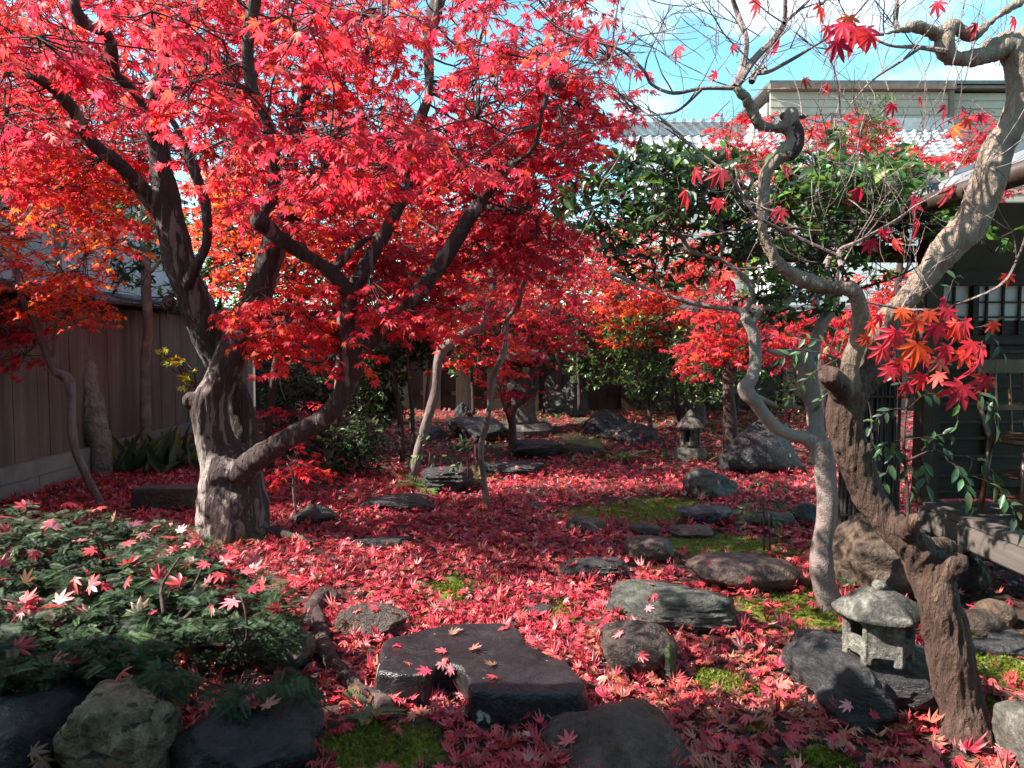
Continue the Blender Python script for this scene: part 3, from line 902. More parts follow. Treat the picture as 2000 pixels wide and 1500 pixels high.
def slab_stone(name, label, cat, outline, ztop, zbot, mat, voxel=0.016, layers=(), flare=1.08, group=None, tilt=None):
    top = [G(a, b, ztop) for a, b in outline]
    c = sum(top, Vector()) / len(top)
    n = len(top)
    mb = MB()
    vs = [tuple(t_) for t_ in top]
    for t_ in top:
        q = c + (t_ - c) * flare
        vs.append((q.x, q.y, zbot))
    fs = [tuple(range(n)), tuple(range(2 * n - 1, n - 1, -1))] + [(i, i + n, (i + 1) % n + n, (i + 1) % n) for i in range(n)]
    me0 = bpy.data.meshes.new("t"); me0.from_pydata(vs, [], fs)
    bm = bmesh.new(); bm.from_mesh(me0)
    bmesh.ops.triangulate(bm, faces=bm.faces)
    bmesh.ops.recalc_face_normals(bm, faces=bm.faces)
    mb.v = [tuple(v.co) for v in bm.verts]; mb.f = [tuple(v.index for v in f.verts) for f in bm.faces]
    bm.free(); bpy.data.meshes.remove(me0)
    me = remeshed(mb, voxel, 14, 0.6)
    displace(me, layers)
    org = Vector((c.x, c.y, 0))
    BVH.append((name, BVHTree.FromPolygons([v.co.copy() for v in me.vertices], [tuple(p.vertices) for p in me.polygons]), None))
    o = finish(me, name, mat, None, org)
    return tag(o, label, cat, group)

def zB(x, y): return (650 + x / 2.703, 950 + y / 2.703)
slab_stone('stepping_stone', 'large flat black stepping stone with a square notch in its front edge', 'rock',
           [zB(*q) for q in [(275, 800), (480, 742), (700, 725), (900, 718), (985, 745), (1025, 835), (1110, 868), (1230, 905), (1345, 1040), (1290, 1085), (1120, 1085),
                             (960, 1085), (820, 1075), (715, 1070), (700, 1000), (668, 940), (560, 925), (520, 985), (345, 990), (232, 975)]],
           0.135, -0.06, M['rk_step'], 0.012, [(0.016, (4, 4, 4), False), (0.004, (12, 12, 12), False), (0.0012, (40, 40, 40), False)], group=STEP)
def zL(x, y, z): return G(1500 + x / 3.75, 1100 + y / 3.75, z)
mb = MB()
def blob(mb, c, axis, r1, r2, r3, rz=0.0, seed=0, box=0.35):
    p, f = rock_mesh(seed, r1, r2, r3, cuts=5, rough=0.10, box=box, level=4)
    q = Matrix.Rotation(rz, 3, 'Z') @ Matrix.Rotation(axis, 3, 'Y')
    mb.add([Vector(c) + q @ Vector(v) for v in p], f)
c = zL(860, 830, 0.13); blob(mb, (c.x + 0.02, c.y + 0.14, 0.06), 0.0, 0.30, 0.26, 0.115, -0.1, 201, 0.7)
c = zL(500, 700, 0.17); blob(mb, (c.x + 0.02, c.y + 0.02, 0.10), 0.25, 0.13, 0.30, 0.11, 0.25, 202)
c = zL(600, 1020, 0.08); blob(mb, (c.x + 0.03, c.y + 0.06, 0.05), 0.0, 0.15, 0.15, 0.11, 0.3, 203)
c = zL(1050, 950, 0.10); blob(mb, (c.x + 0.03, c.y + 0.1, 0.07), 0.0, 0.24, 0.17, 0.10, 0.0, 204, 0.6)
me = remeshed(mb, 0.011, 3, 0.5)
displace(me, [(0.016, (4, 4, 10), False), (0.010, (10, 10, 34), True), (0.005, (34, 34, 60), False)])
zmax = [v.co.z for v in me.vertices]
c = zL(860, 900, 0.1)
BVH.append(('lantern_base_rock', BVHTree.FromPolygons([v.co.copy() for v in me.vertices], [tuple(p.vertices) for p in me.polygons]), None))
o = finish(me, 'lantern_base_rock', M['rk_slate'], None, Vector((c.x, c.y, 0)))
tag(o, 'dark weathered layered rock carrying the near stone lantern', 'rock')
LANT_BVH = BVH[-1][1]

# ------------------------------------------------------------------ the big maple
def base_thing(name, label, cat, px, py, group=None, d=None):
    p = G(px, py) if d is None else P(px, py, d)
    p.z = ground_z(p.x, p.y)
    return thing(name, label, cat, p, group)

DM = depth_at(1050)
maple = base_thing('maple_tree', 'large old maple with mottled thick trunk, several crooked limbs and a dense red crown', 'tree', 460, 1050)
mA = limb([(458, 1090, DM, 175), (456, 1045, DM, 150), (455, 985, DM, 140), (452, 925, DM, 130), (425, 868, DM - .05, 78), (410, 800, DM - .1, 74), (432, 735, DM - .1, 66), (466, 672, DM - .05, 62),
           (482, 635, DM, 54), (512, 550, DM, 48), (534, 480, DM, 50), (568, 400, DM, 32), (568, 330, DM - .1, 26), (598, 175, DM - .2, 24), (628, 105, DM - .3, 26), (672, 60, DM - .4, 12)], 0.92)
mB = limb([(478, 985, DM + .12, 90), (480, 880, DM + .2, 62), (468, 790, DM + .2, 56), (420, 690, DM + .15, 66), (393, 613, DM + .1, 78), (360, 545, DM, 66), (345, 490, DM, 72), (325, 400, DM - .05, 66),
           (311, 290, DM - .1, 42), (297, 228, DM - .2, 35), (313, 150, DM - .3, 26), (325, 80, DM - .4, 14)])
mB1 = limb([(325, 430, DM - .05, 44), (287, 385, DM - .15, 42), (245, 332, DM - .35, 34), (178, 276, DM - .6, 30), (140, 210, DM - .8, 27), (98, 168, DM - 1, 21), (65, 150, DM - 1.2, 16), (10, 145, DM - 1.4, 10)])
mB3 = limb([(366, 560, DM - .1, 30), (380, 525, DM - .2, 26), (404, 470, DM - .25, 24), (400, 395, DM - .3, 23), (378, 330, DM - .35, 22), (355, 270, DM - .4, 20), (330, 225, DM - .4, 18), (300, 180, DM - .5, 10)])
mB5 = limb([(300, 235, DM - .2, 18), (262, 180, DM - .3, 16), (224, 140, DM - .5, 22), (210, 72, DM - .7, 28), (160, 40, DM - .9, 19), (143, -10, DM - 1, 19), (130, -60, DM - 1, 12)])
mC = limb([(462, 935, DM - .1, 76), (500, 898, DM - .2, 56), (560, 858, DM - .3, 48), (640, 810, DM - .4, 46), (680, 745, DM - .45, 46), (682, 690, DM - .5, 42), (676, 625, DM - .55, 44), (690, 568, DM - .6, 36)])
mC1 = limb([(688, 580, DM - .6, 36), (640, 525, DM - .7, 33), (580, 490, DM - .8, 32), (535, 455, DM - .9, 36), (511, 428, DM - .95, 40), (530, 385, DM - .95, 31), (538, 310, DM - 1, 28), (525, 245, DM - 1.05, 25),
            (496, 178, DM - 1.1, 26), (483, 105, DM - 1.15, 25), (491, 40, DM - 1.2, 26), (503, -20, DM - 1.25, 26), (512, -60, DM - 1.3, 20)])
mC2 = limb([(688, 572, DM - .6, 36), (722, 508, DM - .5, 36), (765, 430, DM - .4, 32), (788, 378, DM - .35, 27), (796, 325, DM - .3, 20), (812, 260, DM - .3, 22), (838, 180, DM - .3, 22), (836, 90, DM - .3, 24), (845, 40, DM - .3, 34), (862, -20, DM - .3, 28)])
mC3 = limb([(648, 530, DM - .68, 20), (690, 486, DM - .6, 18), (722, 464, DM - .5, 12), (760, 450, DM - .4, 6)])
mD = limb([(684, 715, DM - .45, 36), (715, 676, DM - .5, 34), (745, 650, DM - .5, 34), (800, 590, DM - .5, 34), (855, 525, DM - .55, 36), (909, 437, DM - .6, 30), (951, 378, DM - .7, 24), (986, 332, DM - .8, 19), (1042, 290, DM - .9, 13), (1058, 225, DM - 1, 9), (1075, 150, DM - 1, 5)])
mR1 = limb([(500, 1045, DM - .05, 70), (545, 1042, DM - .1, 30), (580, 1050, DM - .15, 18), (615, 1062, DM - .25, 10)])
mR2 = limb([(490, 1060, DM - .1, 70), (500, 1085, DM - .3, 46), (512, 1120, DM - .5, 26)])
mR3 = limb([(430, 1060, DM - .1, 60), (410, 1075, DM - .25, 40), (395, 1090, DM - .35, 20)])
big_limbs = [mA, mB, mB1, mB3, mB5, mC, mC1, mC2, mC3, mD, mR1, mR2, mR3]
knobs = [(375, 782, DM - .14, 34), (508, 432, DM - .97, 36), (157, 36, DM - .9, 22), (665, 155, DM - .3, 26), (330, 590, DM + .05, 26), (700, 720, DM - .5, 26)]
def maple_knobs(mb):
    for a, b, d, w_ in knobs:
        p = P(a, b, d); r = w_ / 2 * d / F
        v, f = ico(3)
        mb.add([p + Vector(q) * r for q in v], f)
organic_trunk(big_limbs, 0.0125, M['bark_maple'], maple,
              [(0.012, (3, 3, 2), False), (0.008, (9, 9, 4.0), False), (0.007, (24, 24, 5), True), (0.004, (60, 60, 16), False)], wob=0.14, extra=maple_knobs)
# surface roots lying in the leaves, part of the same tree
for k, rt in enumerate([[(598, 1240, 20), (612, 1195, 34), (640, 1170, 30), (655, 1180, 16)], [(612, 1190, 20), (625, 1240, 34), (640, 1290, 30), (690, 1350, 30), (745, 1385, 34), (768, 1410, 10)]]):
    mb = MB()
    pts = [G(a, b) for a, b, w_ in rt]; rad = [w_ / 2 * depth_at(b) / F for a, b, w_ in rt]
    pts = [Vector((p.x, p.y, 0.02 + r * 0.2)) for p, r in zip(pts, rad)]
    mb.tube(pts, rad, 12, True, 0.25, 5)
    me = remeshed(mb, 0.010, 2)
    displace(me, [(0.010, (9, 9, 9), False), (0.004, (35, 35, 35), True)])
    finish(me, 'root', M['bark_dark'], maple)

for pts, rad in [mB, mB1, mB3, mB5, mC1, mC2, mC3, mD]:
    for p, r in zip(*smooth(pts, rad, 4)):
        q = to_px(p); LIMB_PX.append((q[0], q[1], q[2], r / q[2] * F))
lv, tw, hubs = Leaves(), MB(), []
CR = lambda *a, **k: crown_region(lv, tw, hubs, *a, **k)
# crown goes on unseen left of the picture, added to shade the ground
CR([(-760, 60), (-60, 60), (-60, 380), (-300, 470), (-760, 470)], DM - 1.7, DM + 0.3, 200, ('red', 'scarlet'), thr=-0.02, nf=1.5)
# behind and around the limbs
CR([(-60, -80), (470, -80), (460, 330), (300, 330), (200, 290), (-60, 330)], DM - 1.6, DM + 0.9, 756, ('red', 'red', 'scarlet'), thr=-0.25)
CR([(430, -80), (860, -80), (860, 250), (800, 420), (560, 470), (430, 400)], DM - 1.6, DM + 0.9, 810, ('red', 'scarlet', 'red'), thr=-0.2)
CR([(840, -80), (1190, -80), (1205, 200), (1170, 330), (1000, 260), (860, 260)], DM - 1.2, DM + 0.6, 240, ('deep', 'red', 'red'), thr=0.06, nf=2.2, size=0.046)
CR([(720, 240), (1030, 230), (1090, 260), (1120, 330), (1000, 440), (880, 420), (760, 400)], DM - 1.0, DM + 0.5, 283, ('red', 'deep'), thr=-0.15, nf=1.8, size=0.05)
CR([(1030, 120), (1200, 120), (1180, 330), (1100, 330)], DM - 1.1, DM + 0.1, 94, ('deep', 'red'), thr=-0.2, nf=2.2, size=0.05)
CR([(860, 430), (1050, 380), (1120, 440), (1040, 520), (900, 520)], DM - 0.6, DM + 0.4, 121, ('deep', 'red'), thr=-0.3)
CR([(60, 290), (300, 300), (330, 420), (180, 430), (80, 370)], DM - 0.6, DM + 0.7, 175, ('scarlet', 'orange', 'red'), thr=-0.3)
LIMB_PX_ALL = list(LIMB_PX); LIMB_PX.clear()
# low sprays in front of the trunk
CR([(435, 600), (520, 560), (640, 570), (700, 640), (690, 690), (590, 700), (470, 650)], DM - 0.75, DM - 0.35, 81, ('red', 'scarlet'), thr=-1, size=0.05)
CR([(640, 500), (760, 460), (880, 520), (870, 590), (790, 650), (720, 620)], DM - 0.3, DM + 0.5, 175, ('red', 'deep'), thr=-1, size=0.05)
CR([(700, 560), (870, 560), (850, 600), (760, 640)], DM - 0.9, DM - 0.4, 40, ('red',), thr=-1, size=0.05)
CR([(540, 870), (600, 880), (590, 930), (545, 920)], DM + .9, DM + 1.2, 6, ('scarlet',), thr=-1, size=0.045)
# near hanging sprays
for cx, cy, d, rx, ry, n in [(370, 190, 3.2, 80, 40, 13), (290, 60, 2.9, 70, 55, 10), (660, 240, 2.9, 100, 50, 17), (780, 280, 3.1, 120, 50, 18), (730, 340, 3.5, 130, 50, 14), (590, 30, 2.7, 60, 60, 9),
                             (60, 60, 2.8, 90, 70, 13), (130, 120, 3.1, 90, 50, 10), (700, 40, 3.0, 90, 60, 11), (860, 320, 3.4, 100, 50, 12), (960, 150, 3.5, 90, 50, 10), (410, 110, 3.0, 60, 50, 8), (60, 240, 3.8, 60, 40, 7), (1120, 90, 3.6, 70, 70, 10)]:
    for i in range(n):
        p = P(cx + random.gauss(0, rx * 0.5), cy + random.gauss(0, ry * 0.5), d + random.uniform(-0.25, 0.25))
        a = random.uniform(0, 6.283)
        spray(lv, tw, p, Vector((math.cos(a), math.sin(a), -0.3)), random.randint(5, 8), random.uniform(0.14, 0.28), 0.05, random.choice(('red', 'scarlet', 'red', 'deep')), 0.7)
        hubs.append(p)
print('maple leaves', len(lv.p))
sk = skel_pts(mA, mB, mB1, mB3, mB5, mC1, mC2, mC3, mD, mC)
connect(tw, hubs, sk, 13, 0.009, 1.9)
tw.build('twig_sprays', M['twig'], maple)
lv.build('crown', M['maple'], maple, 'maple_mid')

# ------------------------------------------------------------------ bare gnarled tree at the right
D1 = depth_at(1450)
bare = base_thing('gnarled_tree', 'gnarled almost leafless maple with a leaning twisted brown trunk, right foreground', 'tree', 1885, 1450)
d1 = D1 + 0.05
rT = limb([(1895, 1500, D1, 110), (1888, 1450, D1, 92), (1872, 1370, d1, 84), (1858, 1300, d1, 82), (1846, 1230, d1, 76), (1830, 1170, d1, 70), (1815, 1110, d1 + .05, 70), (1780, 1062, d1 + .05, 62), (1735, 1020, d1 + .1, 54),
           (1695, 960, d1 + .12, 52), (1668, 885, d1 + .12, 64), (1650, 815, d1 + .12, 66), (1658, 765, d1 + .12, 72)], 0.98)
rS1 = limb([(1835, 1130, d1, 50), (1862, 1105, d1 - .03, 42), (1872, 1088, d1 - .05, 36)])
rS2 = limb([(1800, 1080, d1, 40), (1840, 1068, d1 + .1, 34), (1872, 1075, d1 + .16, 26)])
rS3 = limb([(1655, 780, d1 + .1, 60), (1635, 750, d1 + .05, 42), (1616, 731, d1, 34)])
rS4 = limb([(1770, 1040, d1 + .02, 40), (1782, 1022, d1 - .04, 32), (1790, 1010, d1 - .07, 26)])
r1 = limb([(1660, 760, d1 + .1, 40), (1660, 715, d1 + .08, 28), (1675, 668, d1 + .06, 26), (1679, 605, d1 + .02, 25), (1664, 566, d1, 32), (1615, 559, d1, 23), (1562, 543, d1, 25), (1524, 515, d1 - .02, 25), (1500, 480, d1 - .03, 23),
           (1489, 450, d1 - .04, 22), (1492, 385, d1 - .05, 24), (1499, 335, d1 - .06, 26), (1520, 308, d1 - .07, 25), (1546, 290, d1 - .08, 30), (1552, 264, d1 - .08, 25), (1541, 232, d1 - .08, 30), (1536, 222, d1 - .08, 22)])
r1b = limb([(1541, 245, d1 - .08, 20), (1510, 250, d1 - .08, 14), (1482, 241, d1 - .1, 18), (1464, 203, d1 - .12, 18), (1436, 171, d1 - .14, 18)])
r2 = limb([(1675, 765, d1 + .12, 56), (1704, 725, d1 + .12, 58), (1728, 640, d1 + .1, 56), (1765, 590, d1 + .1, 54), (1812, 535, d1 + .08, 56), (1848, 487, d1 + .06, 66), (1897, 435, d1 + .04, 72), (1925, 370, d1 + .02, 72), (1947, 297, d1, 66),
           (1975, 245, d1 - .02, 58), (1988, 190, d1 - .04, 52), (1992, 130, d1 - .05, 56), (1972, 88, d1 - .06, 48), (1935, 104, d1 - .07, 32), (1880, 116, d1 - .08, 26), (1850, 106, d1 - .09, 28), (1846, 72, d1 - .1, 30), (1863, 44, d1 - .1, 30)], 0.74)
r2b = limb([(1850, 70, d1 - .1, 22), (1822, 64, d1 - .1, 18), (1790, 52, d1 - .12, 18), (1755, 60, d1 - .14, 12), (1727, 66, d1 - .16, 8)])
r2c = limb([(1866, 50, d1 - .1, 20), (1890, 66, d1 - .1, 20), (1905, 66, d1 - .1, 13), (1932, 46, d1 - .1, 11), (1965, 20, d1 - .12, 12), (2010, -5, d1 - .12, 12)])
r2d = limb([(1985, 120, d1 - .05, 40), (2010, 60, d1, 30), (2060, 20, d1 + .1, 24)])
bare_limbs = [rT, rS1, rS2, rS3, rS4, r1, r1b, r2, r2b, r2c, r2d]
bk = [(1835, 1150, d1, 40), (1752, 1030, d1 + .06, 36), (1644, 870, d1 + .1, 30), (1850, 1105, d1, 32), (1660, 560, d1, 24), (1937, 95, d1 - .06, 30), (1684, 880, d1 + .1, 40)]
def bare_knobs(mb):
    for a, b, d, w_ in bk:
        p = P(a, b, d); r = w_ / 2 * d / F
        v, f = ico(3)
        mb.add([p + Vector(q) * r for q in v], f)
organic_trunk(bare_limbs, 0.0062, M['bark_bare'], bare,
              [(0.012, (5, 5, 4), False), (0.006, (14, 14, 7), False), (0.0062, (40, 40, 7), True), (0.0028, (95, 95, 20), True)], wob=0.20, extra=bare_knobs)
kn = MB()
kn.tube([P(1538, 306, d1 - .085), P(1553, 288, d1 - .085), P(1556, 264, d1 - .085), P(1547, 242, d1 - .085), P(1541, 224, d1 - .085)], [.019, .024, .020, .024, .019], 12, True, 0.3, 5)
kn.tube([P(1541, 232, d1 - .085), P(1526, 224, d1 - .09)], [.016, .010], 10, True, 0.2, 3)
kn.tube([P(1545, 236, d1 - .085), P(1560, 230, d1 - .085), P(1579, 227, d1 - .085)], [.012, .006, .0025], 8, True, 0.2, 3)
me = remeshed(kn, 0.004, 2); displace(me, [(0.006, (26, 26, 26), False), (0.003, (80, 80, 50), True)])
finish(me, 'pruned_knot', M['bark_dark'], bare)
tw = MB()
def grow(tw, p, d, length, r, depth, upw=0.15):
    n = 5
    pts, rad = [p], [r]
    q = p.copy()
    for i in range(n):
        d = (d + rv(0.13) + Vector((0, 0, upw * 0.25))).normalized()
        q = q + d * (length / n)
        pts.append(q.copy()); rad.append(r * (1 - 0.75 * (i + 1) / n) + 0.0005)
    tw.tube(pts, rad, 5 if r > 0.003 else 4, False, 0, 2)
    TIPS.append(pts[-1])
    if depth > 0:
        for k in range(random.randint(2, 4)):
            i = random.randint(1, n)
            a = rv(1).normalized()
            nd_ = (d + a * 0.85).normalized()
            grow(tw, pts[i], nd_, length * random.uniform(0.45, 0.75), rad[i] * 0.7, depth - 1, upw)
TIPS = []
def twline(*spec):
    pts = [P(a, b, d1 - .14 + 0.02 * (i % 2)) for i, (a, b, w_) in enumerate(spec)]
    tw.tube(pts, [w_ / 2 * d1 / F for a, b, w_ in spec], 6, False, 0.1, 4)
    return pts
tl = []
tl += twline((1436, 171, 18), (1450, 133, 13), (1457, 77, 11), (1441, 28, 10), (1428, -10, 8))
tl += twline((1436, 171, 16), (1468, 122, 14), (1510, 77, 12), (1531, 45, 10), (1534, 0, 8), (1536, -40, 6))
tl += twline((1531, 45, 8), (1560, 20, 6), (1590, -10, 5))
tl += twline((1436, 172, 9), (1370, 173, 7), (1315, 182, 7), (1273, 165, 6), (1259, 140, 6), (1227, 108, 5), (1196, 91, 5), (1105, 63, 4), (1035, 10, 3))
tl += twline((1370, 175, 6), (1330, 212, 5), (1300, 222, 5), (1240, 222, 3), (1205, 190, 2))
tl += twline((1468, 160, 12), (1476, 142, 13), (1500, 140, 8), (1540, 120, 7), (1590, 90, 5), (1650, 50, 4), (1700, -5, 3))
tl += twline((1300, 250, 3), (1370, 300, 4), (1430, 350, 5), (1460, 400, 5), (1490, 430, 6), (1560, 465, 7), (1640, 500, 6))
tl += twline((1180, 160, 2), (1240, 205, 3), (1300, 250, 3), (1350, 285, 3))
tl += twline((1755, 60, 12), (1749, 40, 10), (1752, 10, 9), (1750, -20, 8))
tl += twline((1727, 66, 8), (1690, 72, 5), (1640, 100, 3))
tl += twline((1850, 100, 10), (1790, 92, 8), (1735, 88, 5), (1680, 60, 3))
tl += twline((1800, 90, 8), (1760, 120, 5), (1700, 160, 4), (1640, 230, 2))
tl += twline((1690, 590, 4), (1760, 603, 5), (1800, 605, 5), (1850, 600, 4), (1950, 560, 5), (1985, 510, 4), (2010, 440, 4))
tl += twline((1643, 520, 10), (1640, 490, 10), (1680, 470, 7), (1750, 430, 5), (1790, 400, 3))
for p in tl[::2]:
    grow(tw, p, Vector((random.uniform(-1, 1), random.uniform(-0.6, 0.6), random.uniform(0.1, 1))).normalized(), random.uniform(0.15, 0.38), 0.0026, 2)
for i in range(46):       # fine upright shoots hanging above the camellia
    x = random.uniform(1540, 1960); y = random.uniform(60, 330)
    p = P(x, y, random.uniform(2.5, 3.1))
    grow(tw, p, Vector((random.uniform(-.35, .35), random.uniform(-.3, .3), random.choice((1, 1, -1)))).normalized(), random.uniform(0.15, 0.4), 0.0017, 1)
for i in range(16):
    x = random.uniform(1180, 1500); y = random.uniform(-10, 240)
    grow(tw, P(x, y, random.uniform(2.4, 3.0)), rv(1).normalized(), random.uniform(0.15, 0.4), 0.002, 1)
for i in range(9):
    x = random.uniform(1420, 1830); y = random.uniform(420, 520)
    grow(tw, P(x, y, random.uniform(2.5, 3.1)), Vector((random.uniform(-1, 1), random.uniform(-.3, .3), random.uniform(-.2, .4))).normalized(), random.uniform(0.12, 0.3), 0.002, 1)
tw.build('twig_sprays', M['twig_pale'], bare)
lv = Leaves()
def hang(lv, px, py, d, wpx, pal, tip=None, curl=0.3, face=0.6):
    """one leaf seen about wpx wide at a pixel"""
    s = wpx / 1.75 * d / F
    p = P(px, py, d)
    dirv = Vector((random.uniform(-0.7, 0.7), random.uniform(-0.2, 0.2), -1)) if tip is None else Vector((tip[0], random.uniform(-.2, .2), -tip[1]))
    nn = Vector((0, -1, 0)) * face + Vector((0, 0, 0.5)) + rv(0.25)
    lv.add(p - dirv.normalized() * s * 0.35, dirv, nn, s, pick(pal), curl)
# the big bright spray hanging at the right, and scattered last leaves
for px, py, wd in [(1705, 640, 60), (1740, 660, 80), (1720, 690, 70), (1790, 690, 105), (1760, 720, 90), (1830, 650, 80), (1860, 640, 70), (1890, 640, 75), (1850, 690, 80), (1880, 700, 70), (1920, 690, 80), (1800, 745, 70), (1830, 740, 65),
                   (1870, 770, 105), (1920, 750, 80), (1905, 725, 90), (1790, 640, 70), (1760, 615, 60), (1850, 615, 60), (1735, 730, 60), (1940, 640, 50), (1810, 700, 70), (1775, 760, 60), (1720, 625, 55), (1895, 680, 70), (1835, 715, 70),
                   (1690, 665, 50), (1815, 620, 60), (1870, 655, 60)]:
    hang(lv, px, py, 2.25 + random.uniform(-.15, .2), wd * 0.9, random.choice(('scarlet', 'red', 'deep', 'redorange')), curl=random.uniform(0.1, 0.7))
for px, py, wd in [(1640, 60, 80), (1665, 75, 90), (1690, 70, 70), (1640, 95, 75), (1655, 45, 60), (1700, 80, 60), (1620, 60, 50), (1605, 20, 60)]:
    hang(lv, px, py, 2.3 + random.uniform(-.1, .1), wd, random.choice(('red', 'scarlet')), curl=0.4)
for px, py, wd in [(1320, 100, 55), (1525, 85, 60), (1480, 12, 60), (1430, 95, 35), (1395, 150, 40), (1240, 215, 35), (1165, 60, 50), (1155, 85, 60), (1180, 45, 50), (1120, 40, 50), (1830, 15, 50), (1910, 55, 45), (1985, 40, 50), (1915, 235, 50), (1965, 230, 45),
                   (1860, 255, 50), (1890, 240, 40), (1740, 210, 40), (1800, 195, 40), (1400, 345, 70), (1355, 340, 55), (1345, 385, 70), (1400, 400, 50), (1530, 335, 50), (1520, 420, 55), (1680, 380, 55), (1780, 400, 70), (1800, 440, 60), (1700, 480, 50),
                   (1415, 540, 55), (1430, 560, 60), (1395, 555, 45), (1745, 480, 50), (1725, 460, 50), (1860, 380, 60), (1850, 215, 50), (1620, 170, 36), (1570, 160, 34), (1590, 260, 40), (1970, 545, 45), (1850, 590, 50)]:
    hang(lv, px, py, 2.6 + random.uniform(-.2, .3), wd, random.choice(('deep', 'redorange', 'deep', 'red')), curl=random.uniform(0.3, 1.0), face=0.3)
lv.build('leaves', M['maple'], bare, 'maple')

# ------------------------------------------------------------------ pale smooth camellia
D2 = depth_at(1190)
cam_t = base_thing('camellia_tree', 'camellia with smooth pale forked trunk and dark glossy evergreen crown', 'tree', 1625, 1190)
cT = limb([(1640, 1225, D2, 66), (1624, 1188, D2, 56), (1604, 1120, D2, 50), (1606, 1060, D2, 45), (1616, 1000, D2, 42), (1613, 935, D2, 42), (1606, 885, D2, 48), (1600, 860, D2, 46)], 0.92)
c1 = limb([(1605, 880, D2, 40), (1575, 856, D2, 30), (1540, 847, D2, 27), (1508, 828, D2, 28), (1476, 788, D2 - .05, 29), (1455, 760, D2 - .05, 32), (1468, 738, D2 - .05, 26), (1476, 700, D2, 24), (1472, 655, D2, 24), (1454, 618, D2, 22)], 0.98)
c1a = limb([(1454, 622, D2, 20), (1440, 604, D2, 17), (1387, 600, D2, 14), (1318, 582, D2, 12), (1250, 558, D2, 8), (1190, 530, D2, 5)])
c1b = limb([(1468, 640, D2, 15), (1489, 604, D2, 14), (1527, 600, D2 + .05, 13), (1560, 567, D2 + .1, 10), (1600, 530, D2 + .2, 8)])
c1c = limb([(1456, 610, D2, 16), (1468, 562, D2, 18), (1432, 524, D2, 16), (1405, 507, D2, 14), (1347, 490, D2, 12), (1331, 462, D2, 11), (1290, 450, D2, 8), (1230, 450, D2, 5)])
c1d = limb([(1405, 507, D2, 12), (1412, 448, D2, 12), (1395, 410, D2, 9), (1380, 370, D2, 6)])
c2 = limb([(1600, 880, D2 + .03, 36), (1592, 840, D2 + .08, 34), (1590, 800, D2 + .1, 32), (1578, 742, D2 + .1, 38), (1572, 706, D2 + .1, 38), (1552, 692, D2 + .08, 26), (1520, 690, D2 + .05, 14), (1498, 684, D2, 9)], 0.98)
c2a = limb([(1580, 715, D2 + .1, 28), (1601, 640, D2 + .12, 24), (1617, 612, D2 + .14, 22), (1622, 570, D2 + .16, 19), (1612, 530, D2 + .2, 17), (1630, 490, D2 + .2, 15), (1660, 458, D2 + .2, 15), (1697, 436, D2 + .2, 13), (1712, 410, D2 + .25, 8)], 0.98)
c2b = limb([(1630, 490, D2 + .2, 14), (1600, 440, D2 + .25, 12), (1590, 380, D2 + .3, 9)])
c1e = limb([(1476, 775, D2, 20), (1500, 785, D2 + .1, 13), (1518, 795, D2 + .2, 10)])
cl_all = [cT, c1, c1a, c1b, c1c, c1d, c2, c2a, c2b, c1e]
organic_trunk(cl_all, 0.0085, M['bark_smooth'], cam_t, [(0.008, (5, 5, 4), False), (0.003, (18, 18, 12), False)], wob=0.10)
tw, lv, hubs = MB(), Leaves(), []
def evergreen_cloud(lv, tw, hubs, poly, d0, d1_, n, pal, size=0.06, thr=-0.2, nf=1.6, per=(5, 9), tw_r=0.003):
    xs = [p[0] for p in poly]; ys = [p[1] for p in poly]
    k = 0; tries = 0
    while k < n and tries < n * 12:
        tries += 1
        x, y = random.uniform(min(xs), max(xs)), random.uniform(min(ys), max(ys))
        if not inside(poly, x, y): continue
        p = P(x, y, random.uniform(d0, d1_))
        if mnoise.noise(p * nf + Vector((1.2, 7.3, 2))) < thr: continue
        a = random.uniform(0, 6.283)
        d = Vector((math.cos(a), math.sin(a), random.uniform(-0.2, 0.6))).normalized()
        ln = random.uniform(0.8, 1.8) * size * 1.6
        if tw is not None: tw.tube([p, p + d * ln], [tw_r, tw_r * 0.5], 4, False, 0, 1)
        pl = pal if isinstance(pal, str) else random.choice(pal)
        for i in range(random.randint(*per)):
            q = p + d * ln * random.uniform(0.2, 1.0)
            ld = d * 0.6 + rv(0.6) + Vector((0, 0, -0.1))
            lv.add(q, ld, Vector((0, 0, 0.8)) + rv(0.45), size * random.uniform(0.7, 1.2), pick(pl), random.uniform(0.0, 0.3))
        hubs.append(p); k += 1
EC = lambda *a, **k: evergreen_cloud(lv, tw, hubs, *a, **k)
EC([(1110, 400), (1180, 330), (1300, 300), (1420, 310), (1470, 340), (1480, 430), (1400, 440), (1250, 440), (1130, 450)], D2 - .5, D2 + .7, 200, 'camellia', thr=-0.02, nf=2.4, size=0.07)
EC([(1480, 330), (1560, 300), (1650, 270), (1740, 290), (1790, 330), (1880, 390), (1860, 430), (1720, 440), (1500, 440)], D2 - .4, D2 + .9, 210, ('camellia', 'camellia', 'camellia_light'), thr=-0.02, nf=2.4, size=0.07)
EC([(1570, 340), (1760, 330), (1770, 390), (1580, 400)], D2 - .6, D2 - .2, 40, 'camellia_light', thr=-1, size=0.075)
EC([(1160, 440), (1420, 430), (1460, 520), (1330, 560), (1180, 560)], D2 - .3, D2 + .6, 95, 'camellia', thr=-0.1)
EC([(1430, 440), (1860, 420), (1760, 500), (1700, 560), (1480, 600)], D2 - .3, D2 + .9, 200, ('camellia', 'camellia', 'camellia_light'), thr=-0.02, nf=2.4)
EC([(1480, 590), (1650, 560), (1640, 640), (1520, 660)], D2, D2 + .9, 30, 'camellia', thr=-0.2)
EC([(1880, 420), (1970, 440), (1975, 490), (1900, 480)], D2 - .9, D2 - .6, 6, 'camellia_light', thr=-1)
